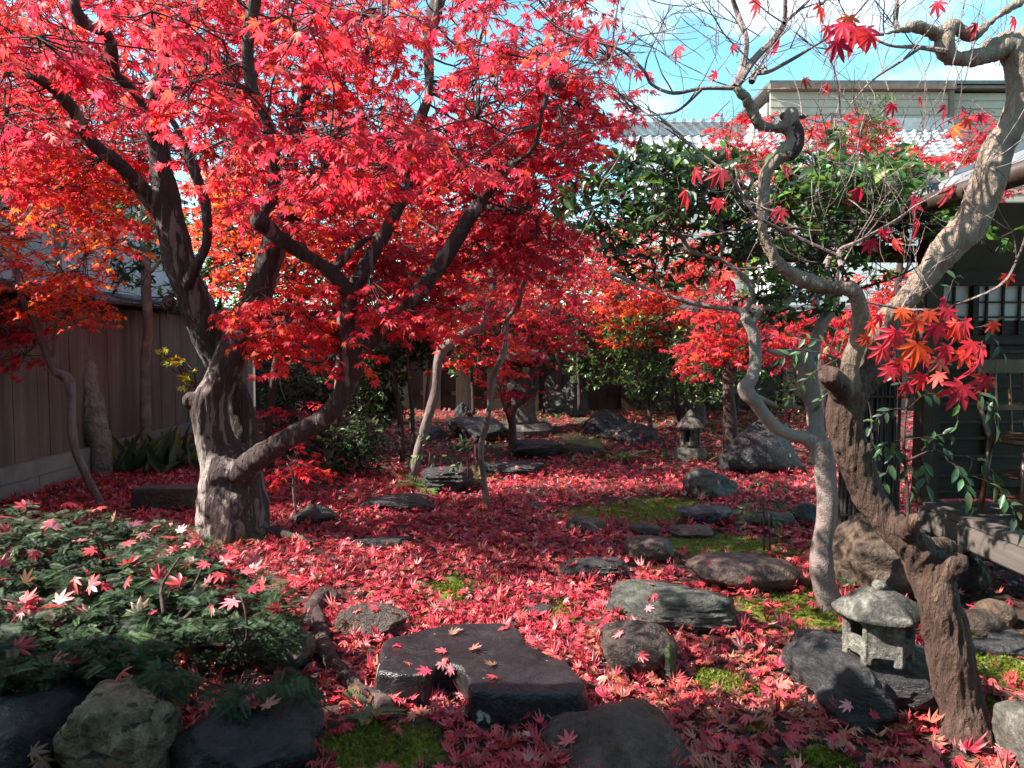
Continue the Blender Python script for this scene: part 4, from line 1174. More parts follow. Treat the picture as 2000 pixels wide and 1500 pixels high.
connect(tw, hubs, skel_pts(*cl_all[2:9]), 7, 0.009, 1.4)
tw.build('twig_sprays', M['twig'], cam_t)
lv.build('crown', M['ever'], cam_t, 'oval')

# ------------------------------------------------------------------ slim trees in the middle and at the back
def simple_tree(name, label, px, py, limbs, mat, crown=None, tmpl='star', voxel=0.009, wob=0.14, lm='maple', d=None, group=None, twig='twig', every=9, maxd=1.8):
    t_ = base_thing(name, label, 'tree', px, py, group, d)
    ls = [limb(l) for l in limbs]
    organic_trunk(ls, voxel, M[mat], t_, [(0.007, (6, 6, 4), False), (0.004, (20, 20, 9), False)], wob=wob)
    if crown:
        lv, tw, hubs = Leaves(), MB(), []
        crown(lv, tw, hubs)
        connect(tw, hubs, skel_pts(*ls), every, 0.008, maxd)
        tw.build('twig_sprays', M[twig], t_)
        lv.build('crown', M[lm], t_, tmpl)
    return t_
def dd(y): return depth_at(y)
D4 = dd(994)
simple_tree('maple_sapling', 'slim pale zigzag maple sapling standing alone in mid-garden', 951, 994,
    [[(951, 1005, D4, 16), (951, 990, D4, 14), (947, 952, D4, 13), (940, 900, D4, 13), (940, 868, D4, 14), (954, 812, D4, 14), (961, 742, D4, 15), (986, 683, D4, 14), (989, 627, D4, 14), (1010, 600, D4, 13), (1021, 560, D4, 12), (1036, 525, D4, 10), (1046, 480, D4, 8), (1056, 448, D4, 6), (1072, 425, D4, 5)],
     [(1034, 548, D4, 8), (1080, 518, D4, 6), (1140, 490, D4, 4)]], 'bark_thin',
    lambda lv, tw, h: (crown_region(lv, tw, h, [(1010, 420), (1170, 430), (1160, 560), (1030, 560)], D4 - .3, D4 + .5, 34, ('deep', 'red'), 0.045, thr=-0.2),
                       crown_region(lv, tw, h, [(900, 600), (1010, 580), (1010, 640), (920, 650)], D4, D4 + .4, 12, ('red', 'deep'), 0.045, thr=-1)), 'maple_mid')
D5 = dd(945)
simple_tree('leaning_maple', 'maple with slender trunk leaning right, red crown behind the big maple', 805, 945,
    [[(800, 960, D5, 26), (806, 935, D5, 24), (818, 882, D5, 26), (832, 830, D5, 24), (851, 760, D5, 23), (856, 707, D5, 23), (867, 680, D5, 25), (895, 658, D5, 23), (940, 634, D5, 22), (958, 590, D5, 22), (962, 540, D5, 20), (950, 470, D5, 14), (930, 400, D5, 8)],
     [(958, 590, D5, 12), (1010, 540, D5, 9), (1060, 470, D5 + .2, 5)], [(960, 545, D5, 12), (900, 480, D5 + .2, 9), (820, 430, D5 + .4, 5)]], 'bark_thin',
    lambda lv, tw, h: (crown_region(lv, tw, h, [(780, 430), (1000, 400), (1130, 450), (1140, 560), (1000, 610), (870, 620), (780, 560)], D5 - .5, D5 + 1.0, 330, ('scarlet', 'red', 'redorange'), 0.045, thr=-0.25),
                       crown_region(lv, tw, h, [(840, 620), (1000, 590), (1000, 700), (940, 730), (880, 690)], D5, D5 + .7, 70, ('red', 'redorange'), 0.05, thr=-0.3)), 'star')
D6 = 9.3
simple_tree('dark_maple', 'small dark-stemmed maple with red leaves beside the large stone lantern', 1002, 860,
    [[(1003, 880, D6, 26), (1001, 850, D6, 22), (1003, 802, D6, 16), (1024, 781, D6, 14), (1045, 753, D6, 12), (1049, 707, D6, 10), (1063, 662, D6, 7), (1080, 600, D6, 5)],
     [(998, 830, D6, 12), (985, 790, D6, 9), (970, 740, D6, 7), (960, 690, D6, 5)]], 'bark_dark',
    lambda lv, tw, h: (crown_region(lv, tw, h, [(1020, 590), (1150, 560), (1145, 660), (1060, 680), (1010, 650)], D6 - .3, D6 + .6, 120, ('deep', 'red', 'red'), 0.055, thr=-0.4),
                       crown_region(lv, tw, h, [(965, 735), (1040, 725), (1050, 760), (1010, 790), (970, 775)], D6 - .3, D6 - .05, 26, ('deep',), 0.04, thr=-1),
                       crown_region(lv, tw, h, [(930, 640), (1010, 650), (1000, 720), (960, 710)], D6 - .2, D6 + .3, 26, ('red',), 0.045, thr=-1),
                       crown_region(lv, tw, h, [(975, 620), (1110, 620), (1095, 690), (985, 690)], D6 - .4, D6 + .1, 36, ('red', 'deep'), 0.05, thr=-1)), 'star', d=D6)
D7 = dd(987)
simple_tree('orange_maple', 'young orange-leaved maple with bent pale stem in front of the left fence', 194, 987,
    [[(200, 1000, D7, 24), (194, 980, D7, 21), (168, 928, D7, 20), (148, 882, D7, 20), (140, 830, D7, 20), (140, 777, D7, 21), (132, 740, D7, 25), (108, 725, D7, 20), (88, 683, D7, 20), (70, 630, D7, 18), (42, 578, D7, 16), (28, 522, D7, 14), (0, 487, D7, 11), (-40, 450, D7, 7)],
     [(108, 722, D7, 12), (106, 690, D7, 10), (106, 655, D7, 8), (113, 620, D7, 6), (130, 540, D7, 4)], [(30, 530, D7, 8), (36, 480, D7, 7), (60, 420, D7, 5)]], 'bark_thin',
    lambda lv, tw, h: (crown_region(lv, tw, h, [(-60, 300), (140, 300), (200, 330), (240, 500), (150, 560), (-60, 500)], D7 - .5, D7 + .9, 300, ('orange', 'orange', 'redorange'), 0.045, thr=-0.25),
                       crown_region(lv, tw, h, [(-40, 520), (190, 540), (200, 600), (120, 640), (-40, 620)], D7 - .3, D7 + .6, 130, ('orange', 'redorange'), 0.045, thr=-0.3),
                       crown_region(lv, tw, h, [(-40, 610), (120, 620), (180, 650), (130, 690), (60, 720), (-40, 730)], D7 - .3, D7 + .4, 50, ('deep', 'red'), 0.045, thr=-0.3)), 'star')
D8 = dd(905)
simple_tree('evergreen_tree', 'straight grey-trunked tree with cut top and dark narrow leaves at the left fence', 290, 905,
    [[(292, 920, D8, 36), (289, 890, D8, 29), (285, 850, D8, 26), (283, 720, D8, 24), (290, 640, D8, 22), (285, 560, D8, 23), (285, 480, D8, 23), (276, 425, D8, 26), (274, 415, D8, 24)],
     [(285, 480, D8, 12), (240, 430, D8, 8), (200, 410, D8, 5)], [(285, 540, D8, 10), (320, 500, D8, 7), (330, 460, D8 + .1, 4)]], 'bark_grey',
    lambda lv, tw, h: (evergreen_cloud(lv, tw, h, [(180, 400), (300, 400), (310, 560), (200, 570), (230, 480)], D8 - .4, D8 + .4, 100, 'camellia', 0.10, thr=-0.6),
                       evergreen_cloud(lv, tw, h, [(280, 420), (440, 400), (450, 600), (300, 620)], D8 - .1, D8 + .9, 150, 'camellia', 0.10, thr=-0.6)), 'lance', lm='ever', maxd=1.4)
# maples farther back
def back_maple(label, bx, by, d, stem, polys, name='red_maple', tmpl='star', size=0.055, mat='bark_dark'):
    return simple_tree(name, label, bx, by, stem, mat,
        lambda lv, tw, h: [crown_region(lv, tw, h, pl, d - a, d + b, int(n * 1.9), pal, size, thr=th, nf=1.3, leaves=(6, 10)) for pl, a, b, n, pal, th in polys], tmpl, voxel=0.012, d=d, maxd=2.2, every=12)
BM = 'maples along the back fence'
back_maple('orange-red maple with thin dark stem, seen behind the big maple trunk', 530, 930, 8.0,
    [[(530, 945, 8.0, 20), (527, 880, 8.0, 18), (526, 812, 8.0, 18), (540, 707, 8.0, 18), (560, 620, 8.0, 14), (580, 500, 8.0, 10), (600, 400, 8.0, 6)], [(545, 690, 8, 9), (500, 600, 8.1, 7), (470, 500, 8.3, 4)], [(560, 620, 8, 8), (640, 530, 8.2, 6), (700, 440, 8.4, 4)]],
    [([(380, 330), (520, 320), (560, 560), (470, 600), (400, 560)], .5, 1.2, 190, ('orange', 'redorange'), -0.3), ([(540, 330), (720, 330), (760, 450), (700, 560), (560, 560)], .5, 1.2, 230, ('orange', 'redorange', 'scarlet'), -0.3),
     ([(500, 560), (560, 580), (560, 720), (505, 700)], .3, .5, 16, ('redorange',), -0.6), ([(525, 780), (600, 785), (600, 830), (540, 820)], .2, .4, 10, ('deep', 'red'), -1)])
back_maple('pale-stemmed red maple behind the right-hand limb of the big maple', 640, 925, 8.8,
    [[(636, 935, 8.8, 24), (645, 870, 8.8, 22), (658, 805, 8.8, 22), (664, 700, 8.8, 18), (690, 560, 8.8, 12), (720, 420, 8.8, 7)], [(675, 620, 8.8, 9), (760, 520, 9, 7), (830, 420, 9.2, 4)]],
    [([(640, 300), (860, 260), (900, 400), (840, 520), (700, 560), (640, 450)], .4, 1.4, 260, ('scarlet', 'red', 'orange'), -0.35), ([(560, 520), (720, 540), (700, 620), (580, 620)], .3, .6, 30, ('red', 'deep'), -0.3)], mat='bark_thin')
back_maple('orange and red maple before the back fence, right of centre', 1330, 830, 11.0,
    [[(1325, 850, 11, 16), (1322, 760, 11, 14), (1310, 650, 11, 12), (1295, 590, 11, 12), (1270, 500, 11, 6)], [(1315, 690, 11, 8), (1360, 620, 11, 6), (1400, 540, 11, 4)]],
    [([(1140, 440), (1330, 430), (1420, 470), (1420, 560), (1300, 600), (1160, 590)], .6, 1.2, 260, ('redorange', 'red', 'scarlet'), -0.3), ([(1150, 580), (1330, 570), (1340, 660), (1200, 680)], .4, .6, 110, ('orange', 'redorange'), -0.25)])
back_maple('low scarlet maple behind the pale camellia trunk', 1425, 860, 8.6,
    [[(1425, 880, 8.6, 30), (1425, 830, 8.6, 34), (1422, 760, 8.6, 28), (1415, 690, 8.6, 18), (1400, 620, 8.6, 10), (1390, 560, 8.6, 6)], [(1420, 740, 8.6, 12), (1470, 680, 8.7, 8), (1540, 640, 8.8, 5)]],
    [([(1340, 580), (1480, 580), (1500, 660), (1420, 690), (1340, 700)], .5, .7, 85, ('red', 'redorange'), -0.3), ([(1480, 600), (1680, 590), (1660, 680), (1520, 700)], .2, .8, 60, ('red', 'deep'), -0.3), ([(1330, 660), (1440, 670), (1390, 720), (1330, 715)], .6, .8, 12, ('red',), -1)])
back_maple('tall red maple rising behind the camellia, below the tiled roof', 1590, 840, 10.0,
    [[(1600, 860, 10, 26), (1605, 760, 10, 24), (1600, 640, 10, 20), (1560, 500, 10, 16), (1500, 380, 10, 9), (1440, 280, 10, 5)], [(1580, 560, 10, 14), (1660, 440, 10, 9), (1720, 330, 10, 5)]],
    [([(1390, 240), (1530, 220), (1540, 330), (1400, 330)], .4, .8, 85, ('red', 'scarlet'), -0.3), ([(1560, 240), (1720, 220), (1740, 340), (1580, 340)], .4, .8, 110, ('red', 'scarlet'), -0.3), ([(1420, 330), (1700, 330), (1690, 480), (1450, 480)], .4, 1, 100, ('red', 'orange'), -0.2)])
back_maple('red maple spreading over the tea house roof, behind the gnarled trunk', 1740, 900, 8.4,
    [[(1745, 910, 8.4, 24), (1742, 800, 8.4, 22), (1748, 640, 8.4, 20), (1760, 500, 8.4, 14), (1780, 380, 8.4, 9), (1800, 290, 8.4, 5)], [(1750, 560, 8.4, 10), (1830, 430, 8.3, 7), (1900, 330, 8.2, 4)]],
    [([(1680, 300), (1880, 280), (1960, 300), (1960, 370), (1850, 380), (1700, 380)], .3, .8, 110, ('red', 'scarlet'), -0.3), ([(1690, 540), (1790, 530), (1790, 640), (1690, 640)], .2, .8, 55, ('red', 'redorange'), -0.3), ([(1860, 210), (1960, 180), (1960, 290), (1880, 290)], .2, .5, 14, ('red', 'deep'), -0.4)])
back_maple('red maple with spreading crown at the far centre, above the fence', 1090, 810, 12.0,
    [[(1092, 830, 12, 16), (1090, 700, 12, 15), (1080, 560, 12, 12), (1070, 460, 12, 7)], [(1085, 600, 12, 8), (1010, 500, 12, 5)], [(1085, 600, 12, 8), (1150, 480, 12, 5)]],
    [([(820, 430), (1010, 420), (1180, 420), (1200, 560), (1000, 620), (840, 600)], .5, .8, 330, ('scarlet', 'red', 'deep'), -0.25), ([(1000, 380), (1160, 400), (1150, 430), (1020, 430)], .4, .6, 14, ('deep',), -0.2)])
back_maple('tall red maple closing the view at the upper left', 120, 850, 9.5,
    [[(120, 870, 9.5, 22), (125, 700, 9.5, 20), (110, 450, 9.5, 15), (90, 250, 9.5, 9), (80, 150, 9.5, 5)], [(115, 500, 9.5, 10), (210, 330, 9.6, 7), (260, 230, 9.7, 4)]],
    [([(-60, 100), (120, 60), (300, 180), (320, 330), (200, 420), (60, 330), (-60, 330)], .4, 1.2, 380, ('redorange', 'scarlet', 'red'), -0.3)], mat='bark_grey')

# evergreen and yellow fillers
def shrub(name, label, px, py, d, stems, clouds, lm='ever', tmpl='oval', size=0.06, cat='shrub', mat='bark_dark', group=None):
    t_ = base_thing(name, label, cat, px, py, group, d)
    ls = [limb(s) for s in stems]
    for pts, rad in ls:
        mb = MB(); mb.tube(pts, rad, 8, True, 0.15, 4); mb.build('stem', M[mat], t_, smooth_shade=True)
    lv, tw, hubs = Leaves(), MB(), []
    for poly, d0, d1_, n, pal, th in clouds:
        evergreen_cloud(lv, tw, hubs, poly, d0, d1_, int(n * 1.6), pal, size, thr=th, per=(6, 10))
    connect(tw, hubs, skel_pts(*ls), 10, 0.006, 1.5)
    tw.build('twig_sprays', M['twig'], t_)
    lv.build('foliage', M[lm], t_, tmpl)
    return t_
shrub('evergreen_shrub', 'dark evergreen shrub with grey-green leaves left of the leaning trunk', 780, 900, 8.3,
    [[(786, 900, 8.3, 14), (782, 820, 8.3, 14), (770, 740, 8.3, 13), (765, 660, 8.3, 8)], [(808, 890, 8.3, 11), (805, 800, 8.3, 10), (795, 700, 8.3, 9), (790, 620, 8.3, 5)], [(825, 880, 8.4, 10), (835, 760, 8.4, 9), (845, 660, 8.4, 6)]],
    [([(690, 700), (780, 680), (780, 830), (690, 830)], 8.2, 8.9, 170, 'shrub', -0.5), ([(720, 620), (870, 600), (860, 720), (760, 720)], 8.3, 9, 180, 'shrub', -0.5), ([(640, 820), (740, 830), (720, 920), (650, 930)], 7.6, 8.2, 60, 'shrub', -0.5)], size=0.075)
shrub('evergreen_shrub', 'low dark shrub behind the big maple, below its right-hand limb', 660, 900, 9.2,
    [[(650, 900, 9.2, 8), (640, 800, 9.2, 6), (620, 700, 9.2, 4)], [(560, 900, 9.2, 8), (570, 800, 9.2, 5)]],
    [([(500, 690), (700, 690), (720, 900), (620, 930), (520, 860)], 9, 9.8, 260, 'shrub', -0.5)], size=0.07)
shrub('camellia_shrub', 'light green camellia shrub with pale stem before the back fence', 1130, 790, 11.4,
    [[(1132, 800, 11.4, 10), (1130, 720, 11.4, 9), (1128, 640, 11.4, 6), (1130, 560, 11.4, 4)]],
    [([(1090, 610), (1200, 600), (1210, 760), (1120, 760)], 11.1, 11.7, 85, ('shrub', 'camellia_light'), -0.3), ([(1140, 520), (1240, 520), (1240, 620), (1150, 620)], 11.2, 11.9, 50, ('camellia_light', 'pale_green'), -0.3)], size=0.07)
shrub('camellia_shrub', 'bushy glossy camellia shrub with forked reddish stem right of centre', 1270, 830, 10.6,
    [[(1270, 835, 10.6, 12), (1268, 790, 10.6, 11), (1262, 740, 10.6, 8), (1255, 660, 10.6, 5)], [(1270, 800, 10.6, 8), (1290, 760, 10.6, 6), (1310, 690, 10.6, 4)]],
    [([(1180, 620), (1360, 620), (1400, 770), (1230, 780)], 10.3, 11, 230, ('camellia', 'camellia_light', 'camellia_light', 'shrub'), -0.45), ([(1330, 690), (1450, 680), (1440, 780), (1340, 790)], 9.6, 10.3, 120, ('camellia', 'shrub'), -0.3)], size=0.07)
shrub('evergreen_shrub', 'dark upright evergreen shrub before the fence, just left of the large stone lantern', 925, 800, 11.9,
    [[(925, 810, 11.9, 9), (922, 740, 11.9, 8), (915, 660, 11.9, 5)], [(985, 800, 12.2, 7), (985, 720, 12.2, 6), (990, 640, 12.2, 4)]],
    [([(850, 600), (1000, 600), (1000, 720), (900, 740), (850, 700)], 11.6, 12.6, 150, ('shrub', 'camellia'), -0.35), ([(1030, 640), (1110, 640), (1120, 720), (1040, 720)], 12, 12.7, 40, ('shrub', 'camellia_light'), -0.4)], size=0.085)
shrub('evergreen_shrub', 'wide mixed green shrub covering the foot of the back fence right of centre', 1380, 800, 12.0,
    [[(1360, 810, 12, 8), (1360, 740, 12, 7), (1355, 680, 12, 4)], [(1440, 810, 12, 8), (1445, 730, 12, 6), (1450, 660, 12, 4)]],
    [([(1210, 620), (1500, 600), (1640, 640), (1640, 800), (1210, 800)], 11.7, 12.7, 280, ('shrub', 'camellia_light', 'camellia'), -0.45)], size=0.09)
shrub('yellow_maple', 'yellow-green leaved small tree behind the dark limbs of the big maple', 430, 880, 9.6,
    [[(430, 890, 9.6, 12), (425, 750, 9.6, 10), (430, 600, 9.6, 8), (430, 470, 9.6, 4)]],
    [([(390, 410), (470, 400), (480, 560), (400, 560)], 9.4, 10, 60, 'yellow', -0.5)], lm='soft', tmpl='star', size=0.05, cat='tree')
shrub('yellow_sprig', 'thin sprig with yellow-green leaves left of the big maple trunk', 390, 890, 6.2,
    [[(395, 880, 6.2, 6), (388, 800, 6.2, 5), (375, 720, 6.2, 4), (320, 690, 6.2, 3)]],
    [([(310, 680), (385, 700), (390, 770), (370, 780), (340, 720)], 6.1, 6.3, 9, 'yellow', -1)], lm='soft', tmpl='star', size=0.045)
shrub('broad_tree', 'tall pale green tree far behind the left fence', 150, 700, 15,
    [[(150, 740, 15, 16), (150, 400, 15, 12), (150, 150, 15, 6)]],
    [([(60, 60), (240, 70), (250, 260), (80, 250)], 14.2, 15.6, 120, ('pale_green', 'shrub'), -0.3), ([(380, 280), (520, 260), (500, 420), (400, 420)], 14.2, 15.6, 70, ('pale_green',), -0.3)], lm='soft', size=0.11, cat='tree')
shrub('broad_tree', 'green trees showing through the red crown at the far centre', 900, 760, 15.5,
    [[(900, 790, 15.5, 16), (900, 600, 15.5, 12), (890, 450, 15.5, 6)]],
    [([(780, 430), (960, 450), (1010, 560), (820, 620), (740, 560)], 14.8, 16, 170, ('pale_green', 'shrub', 'camellia_light'), -0.3)], lm='soft', size=0.1, cat='tree')
shrub('broad_tree', 'pale green tree over the back fence right of centre', 1260, 760, 14.6,
    [[(1260, 790, 14.6, 16), (1260, 600, 14.6, 12), (1265, 520, 14.6, 6)]],
    [([(1150, 500), (1420, 480), (1640, 520), (1640, 620), (1150, 620)], 14, 15.4, 260, ('pale_green', 'camellia_light'), -0.3)], lm='soft', size=0.1, cat='tree')
shrub('broad_tree', 'dense mixed green tree filling the gap behind the forked limbs of the big maple', 470, 760, 14.6,
    [[(470, 790, 14.6, 16), (470, 600, 14.6, 12), (480, 480, 14.6, 6)]],
    [([(300, 420), (640, 400), (680, 620), (300, 620)], 14, 15.4, 230, ('shrub', 'pale_green', 'yellow'), -0.5)], lm='soft', size=0.11, cat='tree')
simple_tree('red_seedling', 'tiny red maple seedling on a thread-thin stem right of the big trunk', 576, 1005,
    [[(578, 1008, 5.9, 7), (574, 960, 5.9, 6), (572, 925, 5.9, 5), (560, 905, 5.9, 4)]], 'twig_pale',
    lambda lv, tw, h: crown_region(lv, tw, h, [(545, 885), (600, 880), (605, 925), (560, 935)], 5.8, 6.1, 9, ('red', 'scarlet'), 0.045, thr=-1), 'maple_mid', voxel=0.004, d=5.9)
shrub('tall_shrub', 'sparse pale green upright shoots in front of the beige house', 1640, 560, 9.4,
    [[(1640, 850, 9.4, 10), (1640, 450, 9.4, 8), (1700, 200, 9.4, 3)], [(1640, 450, 9.4, 6), (1590, 280, 9.4, 3)]],
    [([(1670, 190), (1740, 180), (1740, 290), (1680, 290)], 9.2, 9.6, 30, 'pale_green', -0.4), ([(1550, 230), (1660, 240), (1640, 310), (1560, 300)], 9.2, 9.6, 26, 'pale_green', -0.4)], lm='soft', tmpl='lance', size=0.07)

# ------------------------------------------------------------------ yew hedge at the lower left
hp = G(220, 1330); hp.z = 0
hedge = thing('yew_hedge', 'low spreading dark green yew covered with fallen red leaves, bottom left', 'shrub', Vector((-1.75, 3.1, 0)))
HP = [(-40, 985), (120, 1000), (330, 1020), (400, 1060), (520, 1115), (585, 1170), (600, 1215), (560, 1250), (470, 1225), (330, 1260), (330, 1320), (180, 1335), (-40, 1350)]
def hedge_depth(y): return 4.15 + (2.45 - 4.15) * min(max((y - 985) / (1340 - 985), 0), 1) ** 0.8
lv = Leaves(); tw = MB()
hedge_pts = []
k = 0
while k < 6800:
    x, y = random.uniform(-40, 610), random.uniform(980, 1350)
    if not inside(HP, x, y): continue
    gapd = min(math.hypot((x - 300) / 130, (y - 1225) / 40), math.hypot((x - 500) / 80, (y - 1190) / 30))
    if gapd < 1 and random.random() < 0.6: continue
    if y > 1140 and x > 330 and random.random() < 0.2: continue
    lay = random.random() ** 1.5
    d = hedge_depth(y) + lay * 0.25
    p = P(x, y, d) + Vector((0, 0, 0.035 - 0.22 * lay + 0.05 * mnoise.noise(Vector((x * 0.012, y * 0.02, 1)))))
    if mnoise.noise(p * 6.5) < -0.16: continue
    a = random.gauss(-math.pi / 2 + 0.9, 1.0)
    dirv = Vector((math.cos(a), math.sin(a), random.uniform(-0.15, 0.45)))
    lv.add(p - dirv * 0.04, dirv, Vector((0, 0, 1)) + rv(0.28) + Vector((0, -.25, 0)), random.uniform(0.055, 0.085), pick('yew'), random.uniform(0, 0.3))
    hedge_pts.append(p); k += 1
for cx, cy, rx, ry, d, n in [(500, 1360, 80, 40, 2.5, 90), (450, 1390, 60, 30, 2.45, 50), (560, 1340, 50, 30, 2.6, 40), (330, 1330, 60, 40, 2.45, 60)]:
    for i in range(n):
        p = P(cx + random.gauss(0, rx * .5), cy + random.gauss(0, ry * .5), d + random.uniform(-.05, .1))
        a = random.gauss(-math.pi / 2 + 0.9, 0.9)
        lv.add(p, Vector((math.cos(a), math.sin(a), random.uniform(-.5, .1))), Vector((0, -.3, 1)) + rv(0.3), random.uniform(0.055, 0.085), pick('yew'), 0.2)
lv.build('foliage', M['yew'], hedge, 'needle')
for spec in [[(260, 1330, 2.95, 20), (290, 1280, 2.95, 22), (330, 1240, 3.0, 16), (380, 1190, 3.1, 11), (420, 1150, 3.2, 8)], [(320, 1200, 3.05, 9), (315, 1150, 3.1, 8), (330, 1120, 3.15, 6), (350, 1090, 3.2, 5)],
             [(330, 1240, 3.0, 10), (430, 1260, 2.95, 8), (478, 1255, 2.9, 7), (480, 1200, 2.9, 6), (470, 1165, 2.95, 5)], [(478, 1255, 2.9, 6), (520, 1210, 2.95, 5), (560, 1190, 3.0, 4)], [(480, 1225, 2.9, 5), (430, 1235, 2.9, 5), (425, 1255, 2.9, 4)],
             [(280, 1290, 2.95, 14), (180, 1230, 3.0, 10), (90, 1190, 3.05, 8), (0, 1170, 3.1, 6)], [(260, 1320, 2.9, 10), (330, 1310, 2.75, 8), (430, 1340, 2.6, 6), (520, 1360, 2.5, 4)], [(330, 1240, 3.05, 8), (390, 1120, 3.3, 6), (395, 1090, 3.4, 4)]]:
    bmb = MB(); bmb.tube(*limb(spec), 8, True, 0.2, 5); bmb.build('branch', M['bark_dark'], hedge, smooth_shade=True)
for i in range(60):
    p = random.choice(hedge_pts)
    tw.tube([p + Vector((random.uniform(-.12, .12), .08, -.18)), p + Vector((0, .04, -.07)), p], [0.005, 0.004, 0.002], 5, False, 0.1, 3)
tw.build('twig_sprays', M['bark_dark'], hedge, smooth_shade=True)

# ------------------------------------------------------------------ fallen leaf carpet
lv1, lv2 = Leaves(), Leaves()
def carpet(n, y0, y1, near):
    k = 0
    while k < n:
        y = y0 + (y1 - y0) * random.random()
        x = random.uniform(-0.74, 0.74) * (y + 0.5)
        if x < -4.5: continue
        m = moss_at(x, y)
        if m > 0.30 and random.random() < 0.93 * min(1, m * 1.4): continue
        if x > 2.15 and y < 4.6 and random.random() < 0.85: continue
        cl = mnoise.noise(Vector((x * 1.4, y * 1.4, 9))) + 0.4 * mnoise.noise(Vector((x * 4, y * 4, 2)))
        if cl < -0.38 and random.random() < 0.75: continue
        z = ground_z(x, y) + 0.006 + random.random() ** 2 * 0.045
        a = random.uniform(0, 6.283)
        tl_ = abs(random.gauss(0, 0.42))
        ta = random.uniform(0, 6.283)
        nn = Vector((math.cos(ta) * tl_, math.sin(ta) * tl_, 1))
        if random.random() < 0.18: nn.z = -nn.z
        dry = x > 0.35 and y < 3.6 and random.random() < 0.75
        s = random.choice((0.030, 0.038, 0.043, 0.048)) * random.uniform(0.8, 1.15)
        cu = random.gauss(0.1, 0.5) if random.random() < 0.8 else random.choice((-1, 1)) * random.uniform(0.9, 1.6)
        (lv1 if near else lv2).add((x, y, z), (math.cos(a), math.sin(a), random.gauss(0, 0.25)), nn, s, pick('fallen_dry' if dry else 'fallen'), cu)
        k += 1
carpet(9500, 1.9, 3.6, True)
carpet(15000, 3.6, 5.6, True)
carpet(19000, 5.6, 8.2, False)
carpet(15000, 8.2, 12.9, False)
o1 = lv1.build('fallen_leaves', M['fallen'], None, 'maple_mid'); tag(o1, 'carpet of fallen red maple leaves covering the near ground', 'leaf litter', kind='stuff')
o2 = lv2.build('fallen_leaves', M['fallen'], None, 'star'); tag(o2, 'carpet of fallen red maple leaves on the far ground before the back fence', 'leaf litter', kind='stuff')

# moss cushions standing up from the soil
lv = Leaves()
k = 0
while k < 15000:
    cx, cy, rx, ry, kk = random.choice(MOSS)
    x, y = cx + random.gauss(0, .75) * rx, cy + random.gauss(0, .75) * ry
    if moss_at(x, y) + 0.55 * mnoise.noise(Vector((x * 9, y * 9, 1))) < 0.42: continue
    a = random.uniform(0, 6.283)
    g_ = random.uniform(.6, 1.4) * (1 + .5 * mnoise.noise(Vector((x * 14, y * 14, 7))))
    lv.add((x, y, ground_z(x, y) + random.uniform(.0, .012)), (math.cos(a), math.sin(a), random.uniform(.2, 1.4)), (math.cos(a + 1), math.sin(a), 1), random.uniform(.008, .017),
           (0.13 * g_ * random.uniform(.8, 1.2), 0.155 * g_, 0.018 * g_), random.uniform(-.8, .4))
    k += 1
o = lv.build('moss', M['soft'], None, 'star'); tag(o, 'yellow-green moss cushions on the soil between the stones', 'moss', kind='stuff')

# single leaves that lie on stones and on the yew
LEAF_ME = []
for i in range(14):
    q = Leaves(); q.add((0, 0, 0), (0, 1, 0.0), (0, 0, 1), 1.0, pick('fallen'), random.uniform(-0.6, 0.7))
    me = q.mesh('fallen_leaf', 'maple', (0, 0, 0)); me.materials.append(M['fallen']); LEAF_ME.append(me)
CAMP = Vector((0, 0, CAMH))
def lay_leaf(px, py, label, group, size=0.05, point=None, normal=None):
    if point is None:
        d = (P(px, py, 1.0) - CAMP).normalized()
        best = None
        for nm, bv, ob in BVH:
            h = bv.ray_cast(CAMP, d)
            if h[0] is not None and (best is None or h[3] < best[3]): best = h
        if best is None or best[3] > 12: return
        point, normal = best[0], best[1]
    o = bpy.data.objects.new('fallen_leaf', random.choice(LEAF_ME)); link(o)
    nn = (normal + rv(0.12)).normalized()
    o.rotation_mode = 'QUATERNION'
    o.rotation_quaternion = nn.to_track_quat('Z', 'Y') @ Vector((0, 0, 1)).rotation_difference(Vector((0, 0, 1))) @ Matrix.Rotation(random.uniform(0, 6.28), 3, 'Z').to_quaternion()
    s = size * random.uniform(0.8, 1.2)
    o.scale = (s, s, s)
    o.location = point + normal * (0.006 + 0.1 * s)
    tag(o, label, 'leaf', group)
    return o
def lay(pts, label, group, size=0.05):
    for px, py in pts: lay_leaf(px, py, label, group, size)
lay([(775, 1265), (880, 1240), (895, 1237), (868, 1275), (922, 1270), (872, 1290), (860, 1296), (792, 1297), (835, 1312), (883, 1303), (965, 1303), (968, 1326), (1065, 1278), (1080, 1285), (985, 1232)], 'red maple leaf lying on the notched black stepping stone', 'leaves on the notched stepping stone', 0.046)
lay([(1113, 1455)], 'single orange-red leaf on the dark boulder at the bottom edge', None, 0.05)
lay([(1213, 1243), (1250, 1280)], 'red leaf lying on the round brown stone', 'leaves on the round brown stone', 0.042)
lay([(1273, 1143), (1280, 1163), (1265, 1190), (1268, 1172)], 'small red leaf on the grey-green flat stone', 'leaves on the grey-green stone', 0.036)
lay([(1383, 1101), (1464, 1133)], 'red leaf on the wide red-brown oval stone', 'leaves on the oval stone', 0.042)
lay([(1118, 1105), (1180, 1095), (1140, 1122)], 'red leaf on the black ridged slate slab', 'leaves on the ridged slab', 0.045)
lay([(1660, 1380), (1703, 1395)], 'red leaf caught on the rock under the near stone lantern', 'leaves on the lantern rock', 0.045)
lay([(740, 970), (770, 975), (800, 968), (830, 975), (845, 985)], 'red leaf on the slate slab with the pale edge', 'leaves on the pale-edged slab', 0.045)
lay([(860, 915), (885, 912), (905, 920)], 'red leaf on the black split ledge', 'leaves on the split ledge', 0.045)
